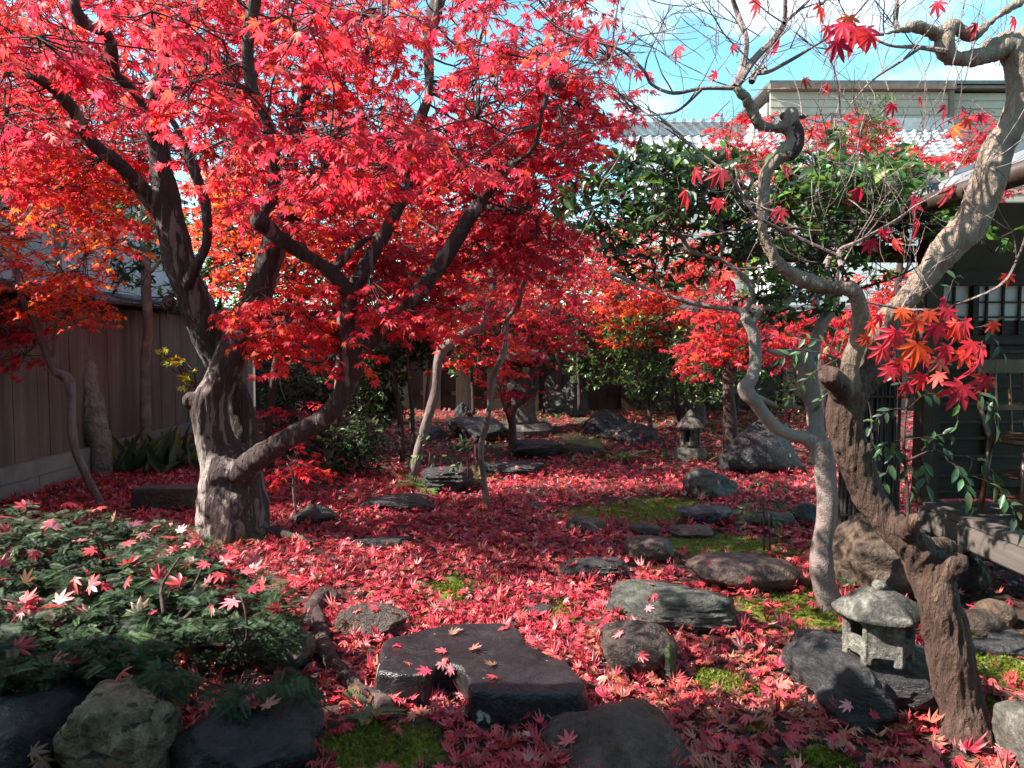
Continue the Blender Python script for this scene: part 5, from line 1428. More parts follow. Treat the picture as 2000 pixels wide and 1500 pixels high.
lay([(960, 908), (985, 905), (1010, 912), (1040, 906), (1060, 912)], 'red leaf on the long low ledge behind the sapling', 'leaves on the long ledge', 0.045)
lay([(700, 1195), (735, 1190), (770, 1200), (680, 1215)], 'red leaf on the half-buried dark rock', 'leaves on the half-buried rock', 0.045)
lay([(1205, 845), (1250, 850), (1275, 862)], 'red leaf on the glossy black sloping rock', 'leaves on the glossy rock', 0.045)
lay([(1375, 930), (1400, 940)], 'leaf on the squat mossy boulder', 'leaves on the mossy boulder', 0.04)
lay([(80, 1480), (60, 1470)], 'dull pink leaf in the dark corner beside the tan pitted rock', 'leaves beside the tan rock', 0.06)
lay([(1405, 1003)], 'orange leaf on the white-streaked grey stone', None, 0.04)
for px, py in [(50, 998), (62, 990), (130, 992), (150, 996), (190, 1003), (225, 1020), (100, 1030), (60, 1085), (15, 1050), (275, 1052), (262, 1030), (300, 1040), (390, 1062), (375, 1075), (420, 1085), (365, 1112), (260, 1118), (250, 1112), (155, 1068), (380, 1100), (310, 1135), (325, 1130), (200, 1155), (180, 1150), (430, 1130), (460, 1185), (445, 1122),
               (490, 1160), (520, 1150), (480, 1130), (50, 1185), (70, 1178), (110, 1215), (170, 1208), (95, 1225), (270, 1205), (20, 1290), (30, 1275), (110, 1305), (130, 1300), (240, 1328), (150, 1140), (45, 1145), (0, 1115), (340, 1060), (440, 1105), (500, 1100), (350, 1150), (410, 1150), (20, 1020), (185, 1085)]:
    p = P(px, py, hedge_depth(py) - 0.02) + Vector((0, 0, 0.015))
    lay_leaf(px, py, 'curled red leaf caught on top of the dark green yew', 'leaves on the yew', 0.064, p, (Vector((0, -0.35, 1)) + rv(0.5)).normalized())
for i in range(120):
    p = random.choice(hedge_pts)
    q = to_px(p)
    if q[1] > 1240: continue
    lay_leaf(0, 0, 'curled red leaf caught on top of the dark green yew', 'leaves on the yew', random.choice((0.045, 0.055, 0.065)), p + Vector((0, 0, 0.03)), (Vector((0, -0.35, 1)) + rv(0.5)).normalized())
for px, py in [(480, 1375), (500, 1385), (520, 1380)]:
    p = P(px, py, 2.42)
    lay_leaf(px, py, 'red leaf caught on the lowest yew twigs above the black rock', 'leaves on the low yew twigs', 0.05, p, (Vector((0, -0.6, 1)) + rv(0.3)).normalized())

# ------------------------------------------------------------------ near stone lantern
def grid_roof(mb, c, w_, h, rz, ov=0.0):
    n = 14
    vs, fs = [], []
    R = Matrix.Rotation(rz, 3, 'Z')
    def zt(u, v):
        m = max(abs(u), abs(v))
        return h * (1 - 0.35 * m - 0.65 * m ** 2.6) + 0.018 * (abs(u) * abs(v)) ** 2
    for layer in (0, 1):
        for j in range(n + 1):
            for i in range(n + 1):
                u, v = i / n * 2 - 1, j / n * 2 - 1
                z = zt(u, v) if layer == 0 else -0.026 + 0.018 * (abs(u) * abs(v)) ** 2
                k = 1.0 if layer == 0 else 0.97
                vs.append(Vector(c) + R @ Vector((u * w_ / 2 * k, v * w_ / 2 * k * 0.92, z)))
    s = (n + 1) ** 2
    for j in range(n):
        for i in range(n):
            a = j * (n + 1) + i
            fs.append((a, a + 1, a + n + 2, a + n + 1)); fs.append((s + a, s + a + n + 1, s + a + n + 2, s + a + 1))
    rim = [i for i in range(n + 1)] + [j * (n + 1) + n for j in range(1, n + 1)] + [n * (n + 1) + i for i in range(n - 1, -1, -1)] + [j * (n + 1) for j in range(n - 1, 0, -1)]
    for k in range(len(rim)):
        a, b = rim[k], rim[(k + 1) % len(rim)]
        fs.append((a, a + s, b + s, b))
    mb.add(vs, fs)
lc = P(1714, 1300, 2.88)
hits = [LANT_BVH.ray_cast(Vector((lc.x + dx, lc.y + dy, 2)), Vector((0, 0, -1)))[0] for dx in (-.08, 0, .08) for dy in (-.08, 0, .08)]
LZ = max([h.z for h in hits if h is not None] + [0.12]) - 0.004
lant = thing('stone_lantern', 'near speckled granite lantern with domed six-sided roof, on the dark rock at the right', 'lantern', Vector((lc.x, lc.y, LZ)))
A0 = math.radians(-106)
RH = 0.128                                     # corner radius of the six-sided body
AP = RH * math.cos(math.pi / 6)
mb = MB()
def hexwall(k, u0, u1, z0, z1, t=0.034):
    """piece of the wall on side k, between u0..u1 (-1..1 along the side) and z0..z1"""
    a = A0 + k * math.pi / 3
    n, tdir = Vector((math.cos(a), math.sin(a), 0)), Vector((-math.sin(a), math.cos(a), 0))
    half = RH / 2 + 0.004
    c = Vector((lc.x, lc.y, LZ)) + n * (AP - t / 2) + tdir * (u0 + u1) / 2 * half
    mb.box((c.x, c.y, LZ + (z0 + z1) / 2), (t, (u1 - u0) * half, z1 - z0), a)
for k in range(6):
    if k % 2 == 0:
        hexwall(k, -1, 1, 0.03, 0.166)
    else:
        hexwall(k, -1, -0.62, 0.03, 0.166); hexwall(k, 0.62, 1, 0.03, 0.166); hexwall(k, -1, 1, 0.03, 0.088); hexwall(k, -1, 1, 0.150, 0.166)
    hexwall(k, -1.0, -0.55, 0.0, 0.04); hexwall(k, 0.55, 1.0, 0.0, 0.04)
mb.lathe((lc.x, lc.y, LZ), [(RH * 0.9, 0.03), (RH * 0.9, 0.055)], 6, A0 + math.pi / 6)
me = remeshed(mb, 0.0045, 3, 0.5)
displace(me, [(0.003, (30, 30, 30), False), (0.0014, (110, 110, 110), False)])
finish(me, 'firebox', M['granite'], lant)
mb = MB()
n = 36
def hexr(a):
    m = (a - A0 + math.pi / 6) % (math.pi / 3) - math.pi / 6
    return math.cos(math.pi / 6) / math.cos(m)
vs, fs = [], []
RR = 0.160
prof = [(0.0, 0.092), (0.18, 0.090), (0.38, 0.080), (0.58, 0.062), (0.76, 0.038), (0.90, 0.014), (1.0, -0.004), (1.0, -0.020), (0.94, -0.026), (0.5, -0.026), (0.0, -0.026)]
for r, z in prof:
    for k in range(n):
        a = 2 * math.pi * k / n + A0
        hr = 1 + (hexr(a) / 0.93 - 1) * min(1, r * 1.4)
        lift = 0.012 * max(0, (hexr(a) - 0.866) / 0.134) ** 2 * r ** 4
        vs.append((lc.x + RR * r * hr * math.cos(a), lc.y + RR * r * hr * math.sin(a), LZ + 0.186 + z * 0.88 + lift))
for i in range(len(prof) - 1):
    for k in range(n):
        k2 = (k + 1) % n
        fs.append((i * n + k, i * n + k2, (i + 1) * n + k2, (i + 1) * n + k))
mb.add(vs, fs)
me = remeshed(mb, 0.0055, 3, 0.5)
displace(me, [(0.004, (10, 10, 10), False), (0.0014, (100, 100, 100), False)])
finish(me, 'roof', M['granite_roof'], lant)
mb = MB(); mb.lathe((lc.x, lc.y, LZ + 0.262), [(0.020, 0), (0.027, 0.012), (0.027, 0.024), (0.018, 0.033), (0.004, 0.037)], 16)
mb.build('finial', M['granite'], lant, smooth_shade=True)

# small hexagonal lantern
p = G(1347, 900); LX, LY = p.x, p.y
dl = depth_at(900)
u = dl / F
l2 = thing('stone_lantern', 'small hexagonal stone lantern with pointed cap at the end of the leaf carpet', 'lantern', Vector((LX, LY, 0)))
mb = MB(); mb.lathe((LX, LY, -0.03), [(0.20, 0), (0.21, 0.10), (0.17, 0.19), (0.16, 0.20)], 10)
me = remeshed(mb, 0.015, 2); displace(me, [(0.02, (6, 6, 6), False), (0.006, (22, 22, 22), False)]); finish(me, 'base', M['granite_dark'], l2)
mb = MB()
zb = 0.17
mb.lathe((LX, LY, zb), [(0.125, 0), (0.13, 0.03), (0.11, 0.035)], 6)
for k in range(6):
    a = math.pi / 6 + k * math.pi / 3
    mb.box((LX + 0.105 * math.cos(a), LY + 0.105 * math.sin(a), zb + 0.12), (0.035, 0.05, 0.19), a)
    a2 = a + math.pi / 6
    if k % 2 == 0: mb.box((LX + 0.098 * math.cos(a2), LY + 0.098 * math.sin(a2), zb + 0.12), (0.02, 0.09, 0.19), a2)
    else:
        mb.box((LX + 0.098 * math.cos(a2), LY + 0.098 * math.sin(a2), zb + 0.05), (0.02, 0.09, 0.04), a2)
mb.lathe((LX, LY, zb + 0.21), [(0.12, 0), (0.125, 0.02), (0.12, 0.022)], 6)
mb.build('firebox', M['granite_dark'], l2)
mb = MB(); mb.lathe((LX, LY, zb + 0.225), [(0.165, 0), (0.17, 0.02), (0.11, 0.10), (0.07, 0.13), (0.065, 0.14)], 12)
mb.build('roof', M['granite_dark'], l2)
mb = MB(); mb.lathe((LX, LY, zb + 0.36), [(0.055, 0), (0.06, 0.025), (0.045, 0.05), (0.015, 0.085), (0.004, 0.095)], 12)
mb.build('finial', M['granite_dark'], l2, smooth_shade=True)
R_('stone_post', 'dark square stump of stone behind the small hexagonal lantern', (1325, 1378, 785, 850), M['rk_mossy'], D=0.4, seed=71, rough=0.07, cuts=3, box=0.7, z0=0.1)

# large lantern at the back
d3 = 10.6
c3 = P(1022, 810, d3); gz = ground_z(c3.x, c3.y)
l3 = thing('stone_lantern', 'large stone lantern half hidden by red leaves at the back fence', 'lantern', Vector((c3.x, c3.y, gz)))
mb = MB(); mb.lathe((c3.x, c3.y, gz - 0.05), [(0.42, 0), (0.44, 0.1), (0.36, 0.18)], 12); mb.build('base', M['granite_dark'], l3)
mb = MB(); mb.lathe((c3.x, c3.y, gz + 0.13), [(0.24, 0), (0.19, 0.06), (0.165, 0.25), (0.19, 0.42), (0.24, 0.47)], 14); mb.build('pillar', M['granite_dark'], l3, smooth_shade=True)
mb = MB(); mb.box((c3.x, c3.y, gz + 0.64), (0.46, 0.46, 0.09)); mb.build('platform', M['granite_dark'], l3, bevel=0.015)
mb = MB()
for sx in (-1, 1):
    for sy in (-1, 1): mb.box((c3.x + sx * 0.14, c3.y + sy * 0.14, gz + 0.83), (0.09, 0.09, 0.29))
mb.box((c3.x, c3.y, gz + 0.725), (0.355, 0.355, 0.08)); mb.box((c3.x, c3.y, gz + 0.955), (0.355, 0.355, 0.06))
mb.build('firebox', M['granite_dark'], l3)
mb = MB(); grid_roof(mb, (c3.x, c3.y, gz + 1.015), 0.78, 0.24, 0.0); mb.build('roof', M['granite_dark'], l3, smooth_shade=True)
mb = MB(); mb.lathe((c3.x, c3.y, gz + 1.24), [(0.06, 0), (0.08, 0.05), (0.05, 0.11), (0.01, 0.16)], 12); mb.build('finial', M['granite_dark'], l3, smooth_shade=True)

# ------------------------------------------------------------------ left fence (boards, cap tiles, block base)
XF = -4.62
lf = thing('board_fence', 'weathered vertical board fence with tiled cap and concrete block base along the left', 'fence', Vector((XF, 8.5, 0)))
mb = MB()
y = 3.5
while y < 13.2:
    wd = random.uniform(0.16, 0.22)
    mb.box((XF + random.uniform(-.004, .004), y + wd / 2, 1.06), (0.022, wd - 0.006, 1.54), 0, 0, random.uniform(-.004, .004))
    y += wd
mb.build('boards', M['fence'], lf)
mb = MB()
y = 3.5; k = 0
for row in range(2):
    y = 3.5 - (0.55 if row else 0)
    while y < 13.2:
        mb.box((XF + 0.02, y + 0.6, 0.065 + row * 0.155), (0.12, 1.197, 0.153)); y += 1.2
mb.build('block_base', M['concrete'], lf, bevel=0.006)
mb = MB()
mb.box((XF, 8.35, 1.845), (0.10, 9.7, 0.05))
mb.build('rail', M['dark_post'], lf)
mb = MB()
y = 3.5
while y < 13.2:
    mb.box((XF + 0.09, y + 0.13, 1.905), (0.24, 0.255, 0.03), 0, 0, math.radians(16)); mb.box((XF - 0.09, y + 0.13, 1.905), (0.24, 0.255, 0.03), 0, 0, math.radians(-16))
    mb.tube([(XF + 0.20, y, 1.89), (XF, y, 1.955)], [0.022, 0.022], 8, True, 0, 1)
    y += 0.26
mb.tube([(XF, 3.5, 1.955), (XF, 13.2, 1.955)], [0.05, 0.05], 10, True, 0, 1)
mb.build('cap_tiles', M['tile_dark'], lf)
# leaning rough post
dp = dd(925)
mb = MB(); mb.tube([P(208, 935, dp), P(198, 880, dp), P(180, 800, dp), P(164, 735, dp), P(152, 672, dp)], [0.13, 0.12, 0.12, 0.115, 0.11], 12, True, 0.15, 5)
me = remeshed(mb, 0.014, 2); displace(me, [(0.016, (8, 8, 8), False), (0.012, (24, 24, 24), True)])
q = P(208, 935, dp); o = finish(me, 'leaning_post', M['bark_grey'], None, Vector((q.x, q.y, 0))); tag(o, 'rough grey leaning post between the bent maple stem and the straight grey trunk', 'post')

# back fence
YB = 13.1
bf = thing('board_fence', 'brown upright plank fence with gaps closing the back of the garden', 'fence', Vector((0.4, YB, 0.22)))
mb = MB()
x = -4.5
k = 0
while x < 8.8:
    wd = random.uniform(0.26, 0.34)
    off = 0.03 if k % 2 else -0.03
    mb.box((x + wd / 2, YB + off, 1.12), (wd * 1.03, 0.025, 1.75 + random.uniform(-.02, .02))); x += wd * 0.96; k += 1
mb.build('boards', M['fence_back'], bf)
mb = MB()
for z in (0.55, 1.2, 1.8): mb.box((2.1, YB, z), (13.0, 0.034, 0.07))
mb.build('rail', M['dark_wood'], bf)
mb = MB()
mb.box((2.1, YB, 2.03), (13.2, 0.34, 0.03)); mb.box((2.1, YB, 2.07), (13.2, 0.08, 0.05))
mb.build('cap', M['metal'], bf)
for xp in (-3.0, 1.05, 3.9):
    mb = MB(); mb.box((xp, YB - 0.10, 1.18), (0.24, 0.09, 2.0)); mb.build('post', M['fence_back'], bf, bevel=0.01)

# ------------------------------------------------------------------ tea house at the right
XV, YV, ZV = 2.47, 4.45, 0.45
th = thing('tea_house', 'dark wooden tea house with paper window, slatted wall and open veranda at the right', 'building', Vector((XV + 1.2, YV, 0)))
mb = MB()
for i in range(9):
    mb.box((XV + 0.14 + i * 0.245, 2.9, ZV - 0.02), (0.235, 3.2, 0.04))
mb.build('veranda_floor', M['deck'], th, bevel=0.004)
mb = MB(); mb.box((XV + 0.05, 2.9, ZV - 0.105), (0.09, 3.2, 0.125)); mb.build('veranda_beam', M['deck'], th, bevel=0.008)
mb = MB(); mb.box((XV + 1.1, YV - 0.02, ZV - 0.11), (2.1, 0.08, 0.13)); mb.build('sill_beam', M['dark_wood'], th)
for (x_, y_) in ((XV + 0.16, 3.62), (XV + 0.10, 4.36), (XV + 0.14, 1.7)):
    mb = MB(); mb.box((x_, y_, 0.11), (0.11, 0.11, 0.49)); mb.build('veranda_leg', M['dark_post'], th, bevel=0.006)
YW = 4.55
mb = MB()
mb.box((XV + 1.25, YW + 0.03, 1.0), (2.36, 0.03, 1.1)); 
z = ZV + 0.02
mb.build('wall_panel', M['dark_wood'], th)
mb = MB()
for z in (0.50, 0.60, 0.72, 0.83, 0.93, 1.04, 1.15, 1.26, 1.36): mb.box((XV + 1.25, YW + 0.003, z), (2.34, 0.022, 0.018))
for x_ in (0.45, 0.9, 1.35): mb.box((XV + x_, YW - 0.002, 0.96), (0.03, 0.03, 0.98))
mb.build('wall_slats', M['dark_post'], th)
mb = MB(); mb.box((XV + 1.25, YW, 1.43), (2.36, 0.07, 0.05)); mb.box((XV + 1.25, YW, 1.80), (2.36, 0.08, 0.08)); mb.build('lintel', M['dark_wood'], th)
mb = MB(); mb.box((XV + 1.25, YW + 0.02, 1.608), (2.36, 0.008, 0.30)); pw = mb.build('paper_window', M['paper'], th)
mb = MB()
for i in range(24): mb.box((XV + 0.12 + i * 0.10, YW + 0.005, 1.608), (0.012, 0.016, 0.296))
mb.box((XV + 1.25, YW + 0.006, 1.57), (2.34, 0.014, 0.010)); mb.box((XV + 1.25, YW + 0.006, 1.66), (2.34, 0.014, 0.010))
for x_ in (0.34, 1.0, 1.65): mb.box((XV + x_, YW - 0.008, 1.608), (0.035, 0.03, 0.30))
mb.build('lattice', M['dark_wood'], pw)
mb = MB(); mb.box((XV + 1.25, YW + 0.04, 2.05), (2.36, 0.05, 0.42)); mb.build('upper_wall', M['plaster'], th)
for x_ in (XV + 0.06,):
    mb = MB(); mb.box((x_, YW - 0.02, 1.28), (0.11, 0.11, 1.7)); mb.build('corner_post', M['dark_post'], th, bevel=0.006)
mb = MB(); mb.box((XV - 0.30, YW + 0.25, 1.98), (1.5, 0.09, 0.10)); mb.build('eave_beam', M['dark_wood'], th, bevel=0.005)
# roof: eave edge runs toward the camera at x = XV - 0.1
def roof_slab(mb, x0, z0, x1, z1, y0, y1, t):
    mb.add([(x0, y0, z0), (x1, y0, z1), (x1, y1, z1), (x0, y1, z0), (x0, y0, z0 + t), (x1, y0, z1 + t), (x1, y1, z1 + t), (x0, y1, z0 + t)],
           [(0, 3, 2, 1), (4, 5, 6, 7), (0, 1, 5, 4), (1, 2, 6, 5), (2, 3, 7, 6), (3, 0, 4, 7)])
mb = MB(); roof_slab(mb, XV - 0.28, 2.13, XV + 2.4, 2.95, 2.2, 6.4, 0.035); mb.build('roof_underside', M['dark_wood'], th)
mb = MB(); roof_slab(mb, XV - 0.33, 2.165, XV + 2.4, 2.995, 2.15, 6.5, 0.05)
for yy in np.arange(2.4, 6.5, 0.42): roof_slab(mb, XV - 0.33, 2.218, XV + 2.4, 3.048, yy, yy + 0.035, 0.03)
mb.build('roof', M['metal'], th)
mb = MB()
pts, fs = [], []
mb.tube([(XV - 0.37, 2.1, 2.10), (XV - 0.37, 6.5, 2.13)], [0.05, 0.05], 12, True, 0, 1)
mb.build('gutter', M['dark_post'], th, smooth_shade=True)
# brushwood wing fence
rs = thing('brushwood_screen', 'narrow screen of dark bundled upright brushwood beside the veranda', 'screen', Vector((XV - 0.25, 4.7, 0)))
mb = MB()
for i in range(170):
    x_ = XV - 0.42 + 0.36 * random.random(); y_ = 4.62 + random.uniform(-.05, .05)
    r = random.uniform(.003, .007)
    h = 1.25 + random.uniform(-.06, .05)
    mb.tube([(x_, y_, 0.02), (x_ + random.uniform(-.012, .012), y_, h * .5), (x_ + random.uniform(-.02, .02), y_, h)], [r, r, r * .8], 5, True, 0, 2)
mb.build('brushwood', M['reed'], rs)
mb = MB()
for z in (0.35, 0.75, 1.08): mb.tube([(XV - 0.45, 4.55, z), (XV - 0.22, 4.535, z + .004), (XV - 0.03, 4.55, z)], [0.006] * 3, 6, True, 0, 3)
mb.build('cord', M['rope'], rs)
# chair on the veranda
cx_, cy_ = XV + 0.34, 3.98
ch = thing('wooden_chair', 'brown bentwood chair on the veranda, cut by the right edge', 'chair', Vector((cx_, cy_, ZV)))
mb = MB(); mb.lathe((cx_, cy_, ZV + 0.42), [(0.19, 0), (0.205, 0.012), (0.205, 0.03), (0.19, 0.04)], 24); mb.build('seat', M['chair'], ch, smooth_shade=False)
for sx in (-1, 1):
    for sy in (-1, 1):
        mb = MB(); mb.tube([(cx_ + sx * .15, cy_ + sy * .14, ZV + .425), (cx_ + sx * .175, cy_ + sy * .17, ZV)], [.018, .013], 10, True, 0, 1); mb.build('leg', M['chair'], ch, smooth_shade=True)
mb = MB()
for z in (.14, .24): mb.lathe((cx_, cy_, ZV + z), [(.185 - .02 * (z > .2), 0), (.197 - .02 * (z > .2), .006), (.185 - .02 * (z > .2), .012)], 20)
mb.build('rung', M['chair'], ch)
mb = MB()
mb.tube([(cx_ - .17, cy_ + .12, ZV + .44), (cx_ - .185, cy_ + .19, ZV + .62), (cx_ - .18, cy_ + .22, ZV + .82)], [.014, .014, .013], 10, True, 0, 4)
mb.tube([(cx_ + .17, cy_ + .12, ZV + .44), (cx_ + .185, cy_ + .19, ZV + .62), (cx_ + .18, cy_ + .22, ZV + .82)], [.014, .014, .013], 10, True, 0, 4)
for x_ in (-.08, 0, .08): mb.tube([(cx_ + x_, cy_ + .19, ZV + .45), (cx_ + x_, cy_ + .23, ZV + .80)], [.008, .008], 8, True, 0, 1)
mb.box((cx_, cy_ + .225, ZV + .83), (.42, .02, .075)); mb.box((cx_, cy_ + .20, ZV + .60), (.36, .014, .03))
mb.build('backrest', M['chair'], ch)

# nandina in front of the tea house
def nandina(label, stems, sprigs, seed, name='nandina', size=0.055, pal='nandina'):
    random.seed(seed)
    p0 = stems[0][0]
    b = P(p0[0], p0[1], p0[2]); 
    t_ = thing(name, label, 'plant', Vector((b.x, b.y, max(ground_z(b.x, b.y), 0))))
    for s in stems:
        pts, rad = limb(s); mb = MB(); mb.tube(pts, rad, 6, True, 0.1, 4); mb.build('stem', M['bark_dark'], t_, smooth_shade=True)
    mb = MB()
    lv = Leaves()
    for px, py, d, tx, ty, n, sz in sprigs:      # a leaf stalk from (px,py) toward (tx,ty) with leaflets
        a, e = P(px, py, d), P(tx, ty, d + random.uniform(-.08, .08))
        md_ = a.lerp(e, .5) + Vector((0, 0, .03))
        mb.tube([a, md_, e], [.0022, .0018, .001], 4, False, 0, 3)
        axis = (e - a).normalized()
        side = axis.cross(Vector((0, -1, 0.3))).normalized()
        for i in range(n):
            t = 0.35 + 0.65 * i / max(n - 1, 1)
            q = a.lerp(md_, t * 2) if t < .5 else md_.lerp(e, t * 2 - 1)
            sg = (1 if i % 2 else -1) if i < n - 1 else 0
            lv.add(q, axis * .6 + side * sg * .8 + Vector((0, 0, -.55)) + rv(.2), Vector((0, -.6, .8)) + rv(.3), sz * random.uniform(.75, 1.2), pick(pal), random.uniform(0, .35))
    mb.build('twig_sprays', M['bark_dark'], t_, smooth_shade=True)
    lv.build('foliage', M['soft'], t_, 'nandina')
    return t_
nandina('nandina with long-stalked green leaves in front of the veranda', [[(1775, 1060, 2.95, 14), (1772, 960, 2.95, 9), (1765, 860, 2.95, 8), (1772, 780, 2.95, 7)], [(1772, 900, 2.95, 6), (1830, 880, 2.9, 5), (1880, 920, 2.85, 4)]],
        [(1772, 800, 2.95, 1700, 830, 7, .05), (1772, 800, 2.95, 1840, 770, 6, .05), (1768, 860, 2.95, 1700, 900, 7, .055), (1768, 860, 2.9, 1850, 880, 7, .055), (1770, 900, 2.9, 1780, 960, 6, .06), (1800, 890, 2.85, 1810, 960, 6, .065), (1850, 900, 2.8, 1890, 960, 6, .065),
         (1850, 890, 2.8, 1950, 930, 7, .06), (1900, 930, 2.7, 1985, 1000, 6, .062), (1930, 930, 2.7, 1990, 1030, 5, .062), (1880, 920, 2.8, 1900, 990, 5, .06), (1772, 780, 2.95, 1730, 720, 6, .045), (1765, 850, 2.95, 1720, 960, 6, .06), (1800, 880, 2.95, 1860, 850, 5, .05)], 101)
nandina('nandina sprig with blue-green leaves across the pale camellia trunk', [[(1700, 1000, 3.2, 8), (1705, 860, 3.2, 6), (1690, 760, 3.15, 5), (1640, 700, 3.1, 4)]],
        [(1640, 700, 3.1, 1520, 700, 8, .05), (1640, 700, 3.1, 1540, 780, 8, .05), (1660, 720, 3.1, 1600, 790, 7, .05), (1690, 760, 3.1, 1620, 760, 6, .05), (1640, 690, 3.1, 1660, 650, 5, .045), (1650, 700, 3.1, 1560, 660, 6, .045), (1700, 850, 3.1, 1710, 930, 6, .06), (1700, 900, 3.1, 1690, 970, 4, .06)], 102)
nandina('hanging leafy twig beside the upper gnarled trunk, under the tea house eave', [[(1960, 620, 3.0, 4), (1900, 640, 2.9, 4), (1850, 600, 2.9, 4)]],
        [(1850, 590, 2.8, 1870, 540, 4, .05), (1900, 640, 2.8, 1960, 690, 5, .045), (1930, 760, 2.5, 1945, 830, 4, .06), (1900, 770, 2.5, 1930, 800, 4, .055), (1880, 760, 2.5, 1870, 820, 3, .055)], 103, name='leafy_twig')
nandina('slender nandina seedling on moss between the flat stones and the pale trunk', [[(1492, 1075, 4.85, 4), (1492, 1010, 4.85, 4), (1490, 970, 4.85, 3)], [(1503, 1075, 4.9, 4), (1502, 1000, 4.9, 3)]],
        [(1490, 980, 4.85, 1440, 1005, 8, .06), (1490, 980, 4.85, 1540, 1000, 8, .06), (1492, 975, 4.85, 1470, 945, 7, .055), (1495, 975, 4.85, 1530, 950, 7, .055), (1492, 1000, 4.85, 1450, 1025, 7, .06), (1495, 1000, 4.85, 1520, 1030, 7, .06)], 104, name='nandina_seedling')
nandina('leafy undergrowth at the foot of the leaning trunk', [[(838, 920, 7.3, 4), (840, 880, 7.3, 4)], [(915, 935, 7.0, 4), (912, 890, 7.0, 3)], [(930, 920, 7.2, 3), (928, 870, 7.2, 3)]],
        [(840, 890, 7.3, 800, 900, 8, .07), (840, 890, 7.3, 880, 900, 8, .07), (840, 890, 7.3, 850, 940, 8, .07), (912, 900, 7, 880, 920, 7, .07), (912, 900, 7, 950, 910, 7, .07), (912, 890, 7, 900, 860, 6, .07), (928, 880, 7.2, 960, 870, 6, .06), (840, 880, 7.3, 820, 850, 6, .06)], 105, name='undergrowth')
random.seed(222)
# broad-leaved aspidistra under the left fence
b = P(285, 890, 8.3); b.z = 0
asp = thing('aspidistra', 'clump of broad dark leaves at the foot of the left fence', 'plant', b)
lv = Leaves()
for i in range(75):
    x = random.choice([random.gauss(240, 22), random.gauss(340, 34)])
    q = P(x, 905, 8.3 + random.uniform(-.3, .3)); q.z = 0.02
    lv.add(q, (random.gauss(0, .6), random.gauss(0, .5), 1), (random.gauss(0, .4), -1, .5), random.uniform(.2, .46), pick('camellia'), random.uniform(.3, .9))
lv.build('foliage', M['ever'], asp, 'lance')
# ferns
def fern(label, px, py, d, h, n, seed, pal='pale_green'):
    random.seed(seed)
    b = P(px, py, d); b.z = ground_z(b.x, b.y)
    t_ = thing('fern', label, 'plant', b)
    lv = Leaves()
    for i in range(n):
        a = 6.283 * i / n + random.uniform(-.3, .3)
        lv.add(b + Vector((0, 0, .01)), (math.cos(a), math.sin(a), random.uniform(.5, 1.3)), (-math.cos(a) * .3, -math.sin(a) * .3, 1), h * random.uniform(.7, 1.15), pick(pal), random.uniform(.3, .7))
    lv.build('frond', M['soft'], t_, 'needle')
fern('small pale fern in the near leaves left of the notched stone', 716, 1415, depth_at(1415), .13, 5, 1)
fern('fern beside the dark jagged rock at the back', 1130, 842, 9.6, .36, 10, 2)
fern('fern at the foot of the glossy black rock', 1215, 885, 8.9, .28, 8, 3)
fern('drooping pale fern on the ledge by the slim sapling', 930, 905, 7.6, .30, 9, 4)
fern('fern under the leaning trunk', 825, 925, 7.2, .34, 9, 5)
fern('dark fern behind the pale camellia trunk', 1660, 1010, 4.4, .22, 9, 6, 'nandina')
random.seed(77)

# low green plants at the back (ground cover nobody could count)
lv = Leaves()
for i in range(5200):
    x, y = random.uniform(-2.6, 5.0), random.uniform(8.7, 12.9)
    if mnoise.noise(Vector((x * 1.5, y * 1.5, 4))) < 0.02: continue
    a = random.uniform(0, 6.283)
    lv.add((x, y, ground_z(x, y) + .01), (math.cos(a), math.sin(a), random.uniform(.3, 1.5)), (0, 0, 1), random.uniform(.05, .14), pick(random.choice(('pale_green', 'shrub'))), .4)
o = lv.build('ground_cover', M['soft'], None, 'lance'); tag(o, 'patchy low green ground cover near the back rocks', 'ground cover', kind='stuff')

# ------------------------------------------------------------------ neighbouring houses
cw = thing('corrugated_house', 'neighbouring house clad in blue-grey corrugated metal beyond the left fence', 'building', Vector((-6.6, 9.5, 0)))
mb = MB()
vs, fs = [], []
n = 260
for i in range(n + 1):
    y_ = 6.0 + i * 0.028
    x_ = -6.0 + 0.012 * math.sin(i * math.pi / 2)
    vs += [(x_, y_, 0), (x_, y_, 3.9)]
for i in range(n): fs.append((2 * i, 2 * i + 2, 2 * i + 3, 2 * i + 1))
mb.add(vs, fs)
mb.build('wall', M['corr'], cw)
mb = MB(); mb.box((-7.5, 9.6, 1.95), (2.9, 7.2, 3.88)); mb.build('body', M['corr'], cw)
mb = MB(); roof_slab(mb, -5.8, 3.9, -9.2, 4.7, 5.8, 13.5, 0.06); mb.build('roof', M['tile_dark'], cw)

def tiled_slope(mb, x0, x1, yb, zb, yt, zt, pitch=0.28, rows=12):
    """row of barrel tiles on a slope rising from (yb, zb) to (yt, zt), running along x"""
    nt_ = max(int((x1 - x0) / pitch), 1)
    vs, fs = [], []
    us = []
    for i in range(nt_):
        for k in range(6): us.append(x0 + (i + k / 6) * (x1 - x0) / nt_)
    us.append(x1)
    for j in range(rows):
        for e in (0, 1):
            t = (j + e) / rows
            for i, x_ in enumerate(us):
                ph = (i % 6) / 6
                bump_ = 0.05 * max(math.sin(ph * 2 * math.pi), -0.3) + (0.03 if e == 0 else 0.0)
                vs.append((x_, yb + (yt - yb) * t, zb + (zt - zb) * t + bump_))
    m_ = len(us)
    for j in range(rows * 2 - 1):
        for i in range(m_ - 1): fs.append((j * m_ + i, j * m_ + i + 1, (j + 1) * m_ + i + 1, (j + 1) * m_ + i))
    mb.add(vs, fs)
